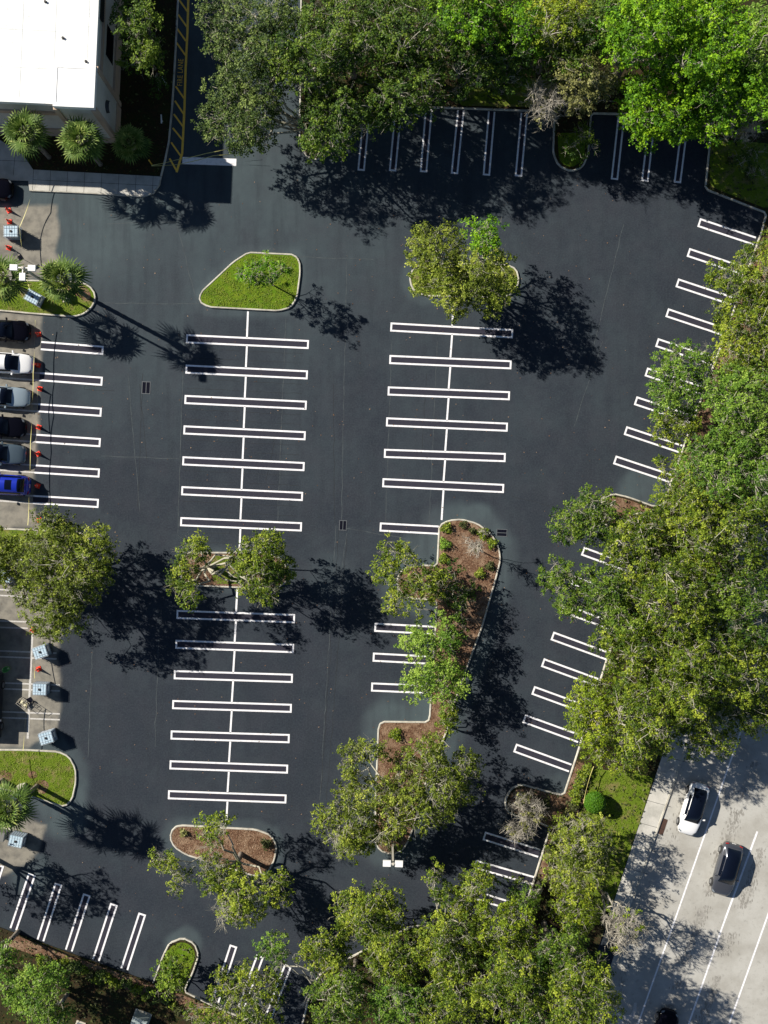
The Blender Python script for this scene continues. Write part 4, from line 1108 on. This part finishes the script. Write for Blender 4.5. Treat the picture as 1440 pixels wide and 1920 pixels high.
# palms
def palm(px, py, h, label, seed, rad=2.0, nf=30, base=None, group='fan palms'):
    c = W(px, py, h)
    e = empty('fan_palm', (c.x, c.y, .1)); KID[e.name] = []; tag(e, label, 'palm tree', group)
    rng = np.random.default_rng(seed)
    V_, T_ = [], []; stems = MB()
    hh = h-.1
    for i in range(nf):
        a = i*2.39996+rng.normal(0, .15); t = i/nf
        el = R(78)-t*R(110)+rng.normal(0, .08)
        L_ = rad*(.45+.42*min(1, t*2.2))*rng.uniform(.85, 1.1)*.62
        d = np.array([math.cos(a)*math.cos(el), math.sin(a)*math.cos(el), math.sin(el)])
        p0 = np.array([0, 0, hh-.35+.3*(1-t)]); p1 = p0+d*L_; p1[2] -= .12*L_*t
        stems.tube(p0, p1, .03, .018, 4, False)
        side = np.array([-math.sin(a), math.cos(a), 0.]); upv = np.cross(d, side); upv *= np.sign(upv[2]+1e-6)
        nl = 13; tv = np.clip(rng.normal(.62-.45*t, .12), 0, 1)
        for j in range(nl):
            f = (j/(nl-1)*2-1); an = f*R(100)
            dd = d*math.cos(an)+side*math.sin(an)+upv*(.15*abs(f))
            ll = rad*.58*(1-.35*abs(f))*rng.uniform(.85, 1.1)
            m_ = p1+dd*ll*.6; tip = p1+dd*ll; tip[2] -= ll*.28*rng.uniform(.6, 1.4); m_[2] -= ll*.04
            wv = np.cross(dd, upv); wv /= np.linalg.norm(wv)+1e-9; wv *= .06
            V_.append([p1-wv*.4, m_-wv, m_+wv, p1+wv*.4]); V_.append([m_-wv, tip-wv*.1, tip+wv*.1, m_+wv])
            q = np.clip(tv+rng.normal(0, .1), 0, 1); T_ += [q, min(1, q+.12)]
    V_ = np.array(V_).reshape(-1, 3); n = len(V_)//4
    crown = np_mesh('crown', V_, np.arange(4*n).reshape(n, 4), LF['palm'], e, attr=np.array(T_))
    stems.build('frond_stems', mat('palm_stalk%d' % seed, (.16,.19,.06), .7), e)
    mb = MB(); prof = []
    for k in range(26): prof.append((.17+.03*(k % 2)+(.10 if k > 21 else 0)+(.06 if k == 0 else 0), -.05+(hh-.4)*k/25))
    mb.lathe((0, 0, 0), prof, 12); mb.build('trunk', BARK, e, smooth=True)
    return e
palm(45, 245, 6.0, 'sunlit fan palm left of its twin in front of the south wall', 1)
palm(150, 261, 5.8, 'sunlit fan palm at the corner tower of the building', 2)
palm(243, 266, 2.6, 'shaded low palm east of the corner tower', 3, rad=1.7)
palm(116, 522, 7.0, 'fan palm on the western island beside the triple light', 4, rad=2.1)
palm(3, 520, 5.8, 'fan palm cut by the left edge behind the triple light', 5, rad=2.1)
palm(16, 1516, 6.6, 'fan palm leaning over the bright lawn island at the left edge', 6, rad=2.2)
palm(-52, 1503, 6.4, 'fan palm outside the left edge whose shadow crosses the lawn island', 7, rad=2.1)

# ------------------------------------------------------------------ light poles
def light_pole(bx, by, h, rz, heads, label, ro=.72):
    p = W(bx, by); e = empty('light_pole', (p.x, p.y, .1), rz); KID[e.name] = []; tag(e, label, 'light pole', 'parking lot light poles')
    mb = MB(); mb.box((0, 0, .40), (.62, .62, .8), top=.94); mb.box((0, 0, .815), (.42, .42, .03)); mb.build('concrete_base', CONC, e)
    mb = MB(); mb.box((0, 0, .83+(h-.83)/2), (.15, .15, h-.83)); mb.box((0, 0, h+.02), (.18, .18, .05)); mb.build('pole', POLEM, e)
    for a in heads:
        ca, sa = math.cos(a), math.sin(a)
        mb = MB(); mb.box((ca*ro*.45, sa*ro*.45, h-.10), (ro*.7, .08, .10), a); arm = mb.build('arm', WHITEMETAL, e)
        mb = MB(); mb.box((ca*ro, sa*ro, h-.08), (.64, .50, .16), a, top=.93); hd = mb.build('lamp_head', WHITEMETAL, e)
        mb = MB(); mb.box((ca*ro, sa*ro, h-.166), (.50, .38, .012), a); mb.build('lens', LAMP, hd)
light_pole(118, 553, 9.4, R(-2), (0, math.pi, -math.pi/2), 'light pole with three white heads on the western island')
light_pole(735, 1546, 9.4, R(-2), (R(0), math.pi), 'light pole with two white heads under the open oak', .48)
light_pole(45, 1474, 9.4, R(12), (0, math.pi), 'light pole on a cream concrete block at the bright lawn island')

# ------------------------------------------------------------------ vehicles
def body_prof(L, W_, zh, zb, kind):
    """stations: (x, half width, z bottom, z shoulder, z top centre)"""
    h = L/2
    return [(-h, .55, .34, .50, .54), (-h+.04, .70, .28, .62, .68), (-h+.18, .84, .22, .76, zb-.07), (-h+.45, .93, .20, zb-.12, zb-.01), (-h+.95, .985, .20, zb-.07, zb+.02),
            (-.6, 1.0, .20, zb-.06, zb+.02), (.35, 1.0, .20, zb-.07, zb+.01), (h-1.25, .985, .20, zb-.10, zb-.0), (h-.75, .95, .20, zh-.10, zh), (h-.35, .87, .22, zh-.17, zh-.08),
            (h-.12, .74, .26, zh-.27, zh-.20), (h-.02, .60, .32, .50, .54), (h, .45, .36, .46, .48)]
def car(name, label, px, py, rz, L=4.7, W_=1.85, Ht=1.45, paint=(.8,.8,.8), style='hatch', group=None, roofglass=False, metal=.0, sunroof=False):
    """px,py: where the car's centre stands on the survey; the nose points to local +x"""
    p = W(px, py); e = empty(name, (p.x, p.y, .012), rz); KID[e.name] = []; tag(e, label, 'car', group)
    dk = max(paint) < .05
    if dk: paint = (.003, .003, .006)
    pm = mat(name+'_paint', paint, (.25 if not dk else .14), metal, coat=.12 if dk else .6, spec=.5 if not dk else .12)
    zb = Ht*.62; zh = Ht*.58; hw = W_/2
    P = []
    for (x, k, z0, zs, zt) in body_prof(L, W_, zh, zb, style):
        w_ = hw*k; row = []
        for (yy, zz) in ((-.86, z0), (-.97, z0+.06), (-1.0, (z0+zs)/2), (-.985, zs-.10*(zs-z0)), (-.93, zs), (-.80, zs+(zt-zs)*.55), (-.45, zt-.012), (0, zt)): row.append((x, yy*w_, zz))
        row += [(a, -b, c) for (a, b, c) in reversed(row[:-1])]
        P.append(row)
    mb = MB(); mb.grid(P); mb.poly(list(reversed(P[0]))); mb.poly(P[-1])
    body = mb.build('body', pm, e, smooth=True)
    ss = body.modifiers.new('s', 'SUBSURF'); ss.levels = 1; ss.render_levels = 2
    # greenhouse
    if style == 'suv': gf, rf, rr_, gr = L/2-1.35, L/2-2.05, -L/2+.75, -L/2+.28
    elif style == 'sedan': gf, rf, rr_, gr = L/2-1.45, L/2-2.25, -L/2+1.55, -L/2+.75
    else: gf, rf, rr_, gr = L/2-1.20, L/2-2.15, -L/2+1.25, -L/2+.35
    def top(x):
        if x > rf: t = (gf-x)/(gf-rf); return math.sin(min(1, max(0, t))*math.pi/2)**.9
        if x < rr_: t = (x-gr)/(rr_-gr); return math.sin(min(1, max(0, t))*math.pi/2)**.85
        return 1.0
    def S_(x, v, off=0.0):
        t = v*math.pi/2; hh = (Ht-zb+.06)*max(top(x), .02)-.035*((x-(rf+rr_)/2)/1.4)**2*top(x)
        wb = hw*.90*(1-.03*max(0, (x-rf)))*(1-.06*max(0, rr_-x))
        sy, cz = abs(math.sin(t))**(2/2.5), abs(math.cos(t))**(2/2.5)
        y = math.copysign((wb*(.83+.17*(1-cz)))*sy, v); z = zb-.06+hh*cz
        nrm = Vector((0.0, math.copysign(sy, v) if abs(v) > .02 else 0, cz+.1))
        if x > rf: nrm.x = .55
        if x < rr_: nrm.x = -.45
        nrm.normalize()
        return Vector((x, y, z))+nrm*off
    def patch(x0, x1, v0, v1, off, nx=10, nv=10): return [[S_(x0+(x1-x0)*i/nx, v0+(v1-v0)*j/nv, off) for j in range(nv+1)] for i in range(nx+1)]
    mb = MB(); mb.grid(patch(gr, gf, -1, 1, 0, 26, 24)); mb.build('roof', pm, e, smooth=True)
    mb = MB(); mb.grid(patch(rf-(.10 if not roofglass else .16), gf-.05, -.62, .62, .012)); mb.build('windscreen', GLASS, e, smooth=True)
    mb = MB(); mb.grid(patch(gr+.06, rr_+.08, -.55, .55, .012)); mb.build('rear_window', GLASS, e, smooth=True)
    for s_ in (-1, 1):
        mb = MB(); mb.grid([[S_(x, s_*v, .010) for v in (.64, .70, .76, .83, .90)] for x in np.linspace(rr_-.15, rf+.35, 14)]); mb.build('side_window', GLASS, e, smooth=True)
    if roofglass:
        mb = MB(); mb.grid(patch(rr_+.06, rf-.14, -.58, .58, .0095, 14)); mb.build('glass_roof', GLASS, e, smooth=True)
    if sunroof:
        mb = MB(); mb.grid(patch(rf-1.15, rf-.55, -.36, .36, .008)); mb.build('sunroof', GLASS, e, smooth=True)
    wr = .34
    for x in (L/2-.90, -L/2+.88):
        for s_ in (-1, 1):
            wh = MB(); y0 = s_*(hw-.10)
            prof = [(wr*.62, -.11), (wr*.93, -.115), (wr, -.08), (wr, .08), (wr*.93, .115), (wr*.62, .11)]
            wh.lathe((x, y0, wr), prof, 20, 'y'); wo = wh.build('wheel', RUBBER, e, smooth=False)
            rm = MB(); rm.lathe((x, y0+s_*.119, wr), [(wr*.60, -.006), (wr*.60, .003), (wr*.1, .005)], 16, 'y'); rm.build('rim', RIM, wo)
            ar = MB(); n = 14
            for i in range(n):
                a0, a1 = math.pi*i/n, math.pi*(i+1)/n; R1, R2 = wr+.02, wr+.085
                q = [(x+R1*math.cos(a0), y0+s_*.105, wr+R1*math.sin(a0)), (x+R1*math.cos(a1), y0+s_*.105, wr+R1*math.sin(a1)), (x+R2*math.cos(a1), y0+s_*.085, wr+R2*math.sin(a1)), (x+R2*math.cos(a0), y0+s_*.085, wr+R2*math.sin(a0))]
                ar.poly(q if s_ > 0 else list(reversed(q)))
            ar.build('wheel_arch', TRIM, e)
    for s_ in (-1, 1):
        mb = MB(); mb.box((gf-.55, s_*(hw+.06), zb+.06), (.14, .22, .13), R(12*s_), top=.85); mi = mb.build('mirror', pm, e)
        mb = MB(); y = s_*hw*.70; x = L/2-.22
        mb.quad((x-.04, y-s_*.10, zh-.135), (x+.09, y-s_*.14, zh-.20), (x-.02, y+s_*.10, zh-.25), (x-.20, y+s_*.13, zh-.17)); mb.build('headlight', LAMP, e)
        mb = MB(); mb.box((-L/2+.10, s_*hw*.66, zb-.26), (.07, .26, .10), R(-14*s_)); mb.build('tail_light', TAIL, e)
    mb = MB(); mb.box((L/2-.03, 0, .40), (.06, .9, .16)); mb.build('grille', TRIM, e)
    mb = MB(); mb.box((-L/2+.01, 0, .62), (.03, .34, .12)); mb.build('licence_plate', WHITEMETAL, e)
    return e
GC = 'cars parked nose out at the west edge'
car('parked_car', 'black sedan at the top of the west row beside the palm island', 10, 622, R(-2.5), 4.9, 1.86, 1.46, (.010,.010,.012), 'sedan', GC)
car('parked_car', 'white crossover with a dark sunroof in the west row', 20, 683, R(-3), 4.6, 1.84, 1.55, (.80,.80,.80), 'hatch', GC, sunroof=True)
car('parked_car', 'silver blue sedan with a pale roof and sunroof in the west row', 13, 745, R(-3.5), 4.6, 1.80, 1.46, (.34,.42,.47), 'sedan', GC, sunroof=True, metal=.4)
car('parked_car', 'black coupe between the silver blue sedan and the slate car', 5, 801, R(-3.5), 4.6, 1.84, 1.42, (.012,.011,.012), 'sedan', GC)
car('parked_car', 'slate grey car with a lit blue grey bonnet above the blue car', 5, 851, R(-3.5), 4.6, 1.84, 1.48, (.10,.14,.17), 'sedan', GC, metal=.5)
car('parked_car', 'deep blue hatchback with small dark sunroof, lowest of the west row', 14, 909, R(-3.5) + math.pi, 4.5, 1.84, 1.60, (.01,.03,.42), 'suv', GC, metal=.3, sunroof=True)
car('parked_car', 'black car with nose past the concrete walk near the top left', -20, 357, R(-3), 4.7, 1.85, 1.46, (.010,.010,.014), 'sedan')
aR = math.atan2(-(1720-1440), (1267-1365)) 
car('driving_car', 'white hatchback with a dark glass roof on the avenue', 1296, 1513, R(-106.5), 4.7, 1.90, 1.46, (.82,.82,.82), 'hatch', None, roofglass=True)
car('driving_car', 'dark grey crossover with a glass roof in the middle lane of the avenue', 1358, 1625, R(-106), 4.75, 1.94, 1.60, (.075,.080,.095), 'hatch', None, roofglass=True, metal=.4)
car('driving_car', 'black car just entering at the bottom edge of the avenue', 1240, 1934, R(73.5), 4.6, 1.84, 1.45, (.008,.008,.010), 'hatch')

# pickup and trailer cut by the left edge
p = W(-13, 1320); e = empty('pickup_truck', (p.x, p.y, .012), R(-92)); KID[e.name] = []; tag(e, 'black pickup truck with a covered bed cut by the left edge', 'truck')
pk = mat('black_truck_paint', (.012,.013,.016), .3, coat=.7)
mb = MB(); mb.box((0, 0, .62), (5.7, 1.96, .55), top=.985); mb.box((2.05, 0, 1.0), (1.55, 1.86, .24), top=.93); mb.box((.45, 0, 1.02), (1.9, 1.92, .28)); mb.build('body', pk, e)
mb = MB(); mb.box((.40, 0, 1.50), (1.9, 1.76, .70), top=.82); mb.build('cab', GLASS, e)
mb = MB(); mb.box((.40, 0, 1.865), (1.45, 1.38, .05), top=.95); mb.build('roof', pk, e)
mb = MB(); mb.box((-1.68, 0, 1.15), (2.2, 1.55, .05)); mb.build('bed_cover', mat('grey_green_cover', (.16,.20,.19), .6), e)
mb = MB()
for s_ in (-1, 1): mb.box((-1.68, s_*.90, 1.03), (2.3, .12, .28))
mb.box((-2.79, 0, 1.03), (.08, 1.68, .28)); mb.build('bed_side', pk, e)
for x in (1.85, -1.8):
    for s_ in (-1, 1):
        mb = MB(); mb.lathe((x, s_*.90, .40), [(.25,-.13),(.38,-.13),(.40,-.09),(.40,.09),(.38,.13),(.25,.13)], 18, 'y'); wo = mb.build('wheel', RUBBER, e)
        mb = MB(); mb.lathe((x, s_*1.034, .40), [(.24,-.004),(.24,.003),(.05,.005)], 14, 'y'); mb.build('rim', RIM, wo)
for s_ in (-1, 1):
    mb = MB(); mb.box((1.15, s_*1.12, 1.28), (.14, .26, .22)); mb.build('mirror', WHITEMETAL, e)
    mb = MB(); mb.box((2.84, s_*.75, .86), (.04, .34, .18)); mb.build('headlight', LAMP, e)
p = W(-22, 1198); e = empty('utility_trailer', (p.x, p.y, .012), R(-92)); KID[e.name] = []; tag(e, 'black box trailer behind the pickup at the left edge', 'trailer')
mb = MB(); mb.box((0, 0, 1.30), (4.2, 1.9, 1.7), top=.97); mb.build('box', TRIM, e)
mb = MB(); mb.box((0, 0, .42), (4.2, 1.7, .08)); mb.box((2.35, 0, .42), (.6, .10, .08)); mb.build('frame', GRATE, e)
for s_ in (-1, 1):
    mb = MB(); mb.lathe((-.2, s_*.98, .32), [(.2,-.09),(.30,-.09),(.32,-.06),(.32,.06),(.30,.09),(.2,.09)], 16, 'y'); mb.build('wheel', RUBBER, e)

# ------------------------------------------------------------------ small things
# bulk container tote in a cage
def make_tote():
    e = empty('water_tote', (0, 0, 0)); KID[e.name] = []
    mb = MB(); 
    # bottle: five ribs across, with rounded top
    n = 5
    for i in range(n):
        x = -.56+1.12*(i+.5)/n
        mb.box((x, 0, .62), (1.12/n-.035, .92, .92), top=.97)
    mb.box((0, 0, .60), (1.10, .88, .86)); mb.build('tank', TOTE, e)
    mb = MB(); mb.lathe((0, 0, 1.07), [(.10,0),(.11,.05),(.10,.07),(.02,.075)], 14); mb.build('cap', CAPM, e)
    mb = MB()
    for z in (.20, .42, .64, .86, 1.08):
        for s_ in (-1, 1):
            mb.tube((-.60, s_*.50, z), (.60, s_*.50, z), .012, n=5); mb.tube((s_*.60, -.50, z), (s_*.60, .50, z), .012, n=5)
    for i in range(7):
        x = -.60+1.2*i/6
        for s_ in (-1, 1): mb.tube((x, s_*.50, .12), (x, s_*.50, 1.10), .012, n=5)
    for i in range(6):
        y = -.50+i/5
        for s_ in (-1, 1): mb.tube((s_*.60, y, .12), (s_*.60, y, 1.10), .012, n=5)
    for s_ in (-.25, .25): mb.tube((-.60, s_, 1.10), (.60, s_, 1.10), .014, n=5)
    mb.build('cage', CAGE, e)
    mb = MB()
    for s_ in (-1, 0, 1): mb.box((0, s_*.42, .06), (1.2, .12, .10))
    mb.box((0, 0, .128), (1.2, 1.0, .03)); mb.build('pallet', TRIM, e)
    mb = MB(); mb.box((.618, .05, .70), (.006, .45, .34)); mb.build('label_plate', WHITEMETAL, e)
    return e
GT = 'water filled bulk totes set along the closed edge'
toteA = make_tote(); KID[toteA.name] = kids(toteA)
spots = [(30,441,0,'pale tote standing among the cones on the tan pavement'), (71,563,-28,'tote lying across the grass of the palm island'), (84,1219,18,'tilted tote below the western oak, highest of three on the worn stalls'),
         (83,1288,-2,'square set tote level with the pickup'), (95,1378,16,'lowest tote, beside the grass island corner'), (39,1569,-12,'tote standing by the grey cabinet below the leaning palm'), (17,1080,-4,'tote half hidden under the western oak')]
for i, (x, y, a, lab) in enumerate(spots):
    t = toteA if i == 0 else copy_tree(toteA)
    p = W(x, y); z = .12 if i == 1 else .012
    t.location = (p.x, p.y, z); t.rotation_euler = (0, 0, R(a)); t.scale = (1.04, 1.04, 1.12)
    tag(t, lab, 'tote', GT)
def make_cone():
    e = empty('traffic_cone', (0, 0, 0)); KID[e.name] = []
    mb = MB(); mb.box((0, 0, .02), (.37, .37, .04), top=.94); mb.build('base', CONE, e)
    mb = MB(); mb.lathe((0, 0, .04), [(.145,0),(.135,.02),(.085,.30),(.032,.66),(.028,.68)], 18); b = mb.build('cone', CONE, e, smooth=True)
    mb = MB(); mb.lathe((0, 0, .04), [(.101,.22),(.080,.34)], 18); mb.build('collar', CONEW, e)
    return e
cone = make_cone()
cs = [(17,395,'cone in the car shadow at the top of the tan pavement'), (18,416,'cone right above the pale tote'), (17,465,'cone right below the pale tote'), (73,627,'cone in front of the black sedan'), (72,685,'cone in front of the white crossover'),
      (75,729,'cone at the corner of the silver blue sedan'), (73,801,'cone in front of the black coupe'), (72,851,'cone in front of the slate grey car'), (71,911,'cone in front of the deep blue hatchback'), (73,1254,'cone between the upper two totes on the worn stalls'), (62,1181,'cone beneath the lower edge of the western oak'), (74,975,'cone under the upper twigs of the western oak')]
for i, (x, y, lab) in enumerate(cs):
    t = cone if i == 0 else copy_tree(cone)
    p = W(x, y); t.location = (p.x, p.y, .012); t.rotation_euler = (0, 0, R(random.uniform(-30, 30))); t.scale = (1.15, 1.15, 1.1)
    tag(t, 'orange traffic '+lab, 'traffic cone', 'orange traffic cones')
# caution tape
def tape(pts, label, wd=.06):
    """pts: (px, py, height)"""
    mb = MB(); P = []
    q = []
    for a, b in zip(pts[:-1], pts[1:]):
        A, B = W(*a), W(*b); n = max(4, int((B-A).length/.35))
        for i in range(n):
            t = i/n; p = A.lerp(B, t); p.z -= .10*math.sin(math.pi*t); q.append(p)
    q.append(W(*pts[-1]))
    for i, p in enumerate(q):
        d = (q[min(i+1, len(q)-1)]-q[max(i-1, 0)]); d.normalize(); n = Vector((-d.y, d.x, 0)); a = .9+.5*math.sin(i*.35)
        v = n*math.cos(a)+Vector((0, 0, 1))*math.sin(a)
        P.append([p-v*wd/2, p+v*wd/2])
    mb.grid(P)
    o = mb.build('caution_tape', TAPE); tag(o, label, 'caution tape', 'yellow caution tapes'); return o
tape([(75,318,1.0),(56,375,1.1),(36,427,1.1),(44,505,1.1),(57,548,1.1)], 'yellow tape swung from the walk past the pale tote to the light pole')
tape([(66,600,1.15),(62,700,1.1),(60,760,1.15),(57,830,1.1),(54,930,1.15),(52,985,1.1)], 'long yellow tape running along the noses of the parked cars')
tape([(70,729,.7),(69,801,.7)], 'short yellow tape between the cones at the sedan and the coupe')
tape([(58,1184,1.0),(65,1272,1.1)], 'yellow tape from the cone under the oak to the middle tote')
tape([(50,1318,1.0),(45,1372,1.1),(43,1408,1.0)], 'yellow tape from the hand truck to the lawn island')
tape([(42,1420,.5),(40,1470,.9)], 'yellow tape crossing the lawn island to the concrete block')
tape([(284,310,.9),(330,300,1.0),(385,288,1.0),(455,272,1.2)], 'upper yellow tape across the lane at the stop bar')
tape([(284,311,.6),(336,308,.7),(400,292,.8),(470,284,1.2)], 'lower yellow tape across the lane at the stop bar')
tape([(1113,1437,1.1),(1102,1470,1.0),(1094,1506,1.0)], 'yellow tape tied above the verge lawn beside the ball bush')
for (x, y, lab) in ((285,309,'yellow bollard post at the shaded end of the lane tape'),):
    p = W(x, y); e = empty('tape_post', (p.x, p.y, .1)); KID[e.name] = []; tag(e, lab, 'post')
    mb = MB(); mb.tube((0,0,0), (0,0,1.0), .05, n=10); mb.build('post', YPAINT, e)
    mb = MB(); mb.tube((0,0,1.0), (0,0,1.04), .065, .03, n=10); mb.build('cap', YPAINT, e)
# stubby sign near the triple light
p = W(38, 483); e = empty('sign_stand', (p.x, p.y, .012), R(35)); KID[e.name] = []; tag(e, 'small dark sign on a thin stand above the triple light', 'sign')
mb = MB(); mb.tube((0,0,0), (0,0,1.05), .02, n=8); mb.box((0,0,.02), (.4,.4,.03)); mb.build('stand', GRATE, e)
mb = MB(); mb.box((0, 0, 1.15), (.42, .30, .03), M=Matrix.Rotation(.0, 4, 'X')); mb.build('sign_panel', TRIM, e)
# hand truck lying on the ground
p = W(59, 1318); e = empty('hand_truck', (p.x, p.y, .02), R(-57)); KID[e.name] = []; tag(e, 'black hand truck standing folded below the middle tote', 'hand truck')
mb = MB()
for s_ in (-.22, .22): mb.tube((-.1, s_, .12), (.25, s_, 1.15), .02, n=6)
for t in (.0, .33, .66, 1.0): mb.tube((-.1+.35*t, -.22, .12+1.03*t), (-.1+.35*t, .22, .12+1.03*t), .016, n=6)
mb.build('frame', GRATE, e)
mb = MB(); mb.box((-.32, 0, .03), (.40, .46, .015)); mb.build('toe_plate', GRATE, e)
for s_ in (-.27, .27):
    mb = MB(); mb.lathe((-.02, s_, .13), [(.05,-.03),(.12,-.03),(.13,0),(.12,.03),(.05,.03)], 14, 'y'); mb.build('wheel', RUBBER, e)
p = W(47, 1317); e = empty('luggage_cart', (p.x, p.y, .02), R(-38)); KID[e.name] = []; tag(e, 'small wire cart with cream bundles beside the worn white line', 'cart')
mb = MB()
for s_ in (-.3, .3):
    mb.tube((-.45, s_, .25), (.45, s_, .25), .018, n=6); mb.tube((-.45, s_, .7), (.45, s_, .7), .014, n=6); mb.tube((s_*1.5, -.3, .25), (s_*1.5, .3, .25), .018, n=6); mb.tube((s_*1.5, -.3, .7), (s_*1.5, .3, .7), .014, n=6)
    for x in (-.45, -.15, .15, .45): mb.tube((x, s_, .25), (x, s_, .7), .01, n=5)
for i in range(6): mb.tube((-.45+.18*i, -.3, .25), (-.45+.18*i, .3, .25), .01, n=5)
mb.build('wire_basket', POLEM, e)
for x in (-.35, .35):
    for s_ in (-.25, .25):
        mb = MB(); mb.lathe((x, s_, .10), [(.03,-.02),(.09,-.02),(.10,0),(.09,.02),(.03,.02)], 12, 'y'); mb.build('wheel', RUBBER, e)
mb = MB(); mb.box((-.15, .02, .36), (.30, .34, .18), .3, top=.8); mb.box((.20, -.05, .33), (.22, .26, .13), -.2, top=.8); mb.build('bundle', mat('cream_cloth', (.62,.58,.40), .9), e)
# green tub
p = W(14, 1254); e = empty('plastic_tub', (p.x, p.y, .012), R(30)); KID[e.name] = []; tag(e, 'oval green tub in the shadow of the pickup', 'tub')
GRN = mat('green_plastic', (.10,.36,.08), .4)
def oval(mb, prof):
    P = []
    for (r_, z) in prof: P.append([(r_*1.5*math.cos(2*math.pi*i/24), r_*math.sin(2*math.pi*i/24), z) for i in range(25)])
    mb.grid(P)
mb = MB(); oval(mb, [(.001,.02),(.19,.02),(.20,.05),(.24,.36),(.255,.37),(.25,.39),(.22,.37),(.18,.06),(.001,.055)]); mb.build('tub', GRN, e, smooth=True)
mb = MB(); mb.box((.12, 0, .10), (.18, .14, .10), .4, top=.8); mb.build('contents', mat('cream_lid', (.7,.72,.5), .7), e)
# utility cabinets
def cabinet(px, py, rz, d, label, c=(.34,.36,.33), z=.1):
    p = W(px, py); e = empty('utility_cabinet', (p.x, p.y, z), R(rz)); KID[e.name] = []; tag(e, label, 'utility box')
    mb = MB(); mb.box((0, 0, .03), (d[0]+.25, d[1]+.25, .10)); mb.build('concrete_pad', CONC, e)
    cm = mat('cabinet_paint', c, .6)
    mb = MB(); mb.box((0, 0, .08+d[2]/2), d, top=.99); mb.build('cabinet', cm, e)
    mb = MB(); mb.box((0, 0, .08+d[2]+.025), (d[0]+.06, d[1]+.06, .05), top=.92); mb.build('lid', cm, e)
    mb = MB(); mb.box((0, -d[1]/2-.012, .08+d[2]*.5), (d[0]*.8, .02, d[2]*.8)); mb.build('door', cm, e)
cabinet(125, 1910-1350, 5, (.45,.4,.5), 'grey cabinet at the foot of the palm on the western island')
cabinet(8, 1561, -12, (.85,.75,1.0), 'dark grey cabinet beside the lowest left tote', (.16,.16,.15), .012)
cabinet(266, 1908, -20, (1.3,1.1,1.1), 'grey green cabinet in the shade at the bottom edge', (.30,.35,.34))
cabinet(151, 1921, -20, (.6,.5,.7), 'small pale cabinet cut by the bottom edge', (.45,.5,.55))
# folded dead palm sheath and stray white bits by the lane
for (x, y, a, l, lab) in ((308,153,-65,.9,'white scrap of plastic lying on the shaded ground above'), (303,224,-88,.8,'white plastic scrap on the shaded ground beside the kerb')):
    p = W(x, y); mb = MB(); mb.box((0, 0, .03), (l, .12, .03), top=.5); mb.box((.12, .03, .05), (l*.4, .10, .03), .4, top=.5)
    o = mb.build('plastic_scrap', WHITEMETAL, loc=(p.x, p.y, .10), rz=R(a)); tag(o, lab, 'scrap')
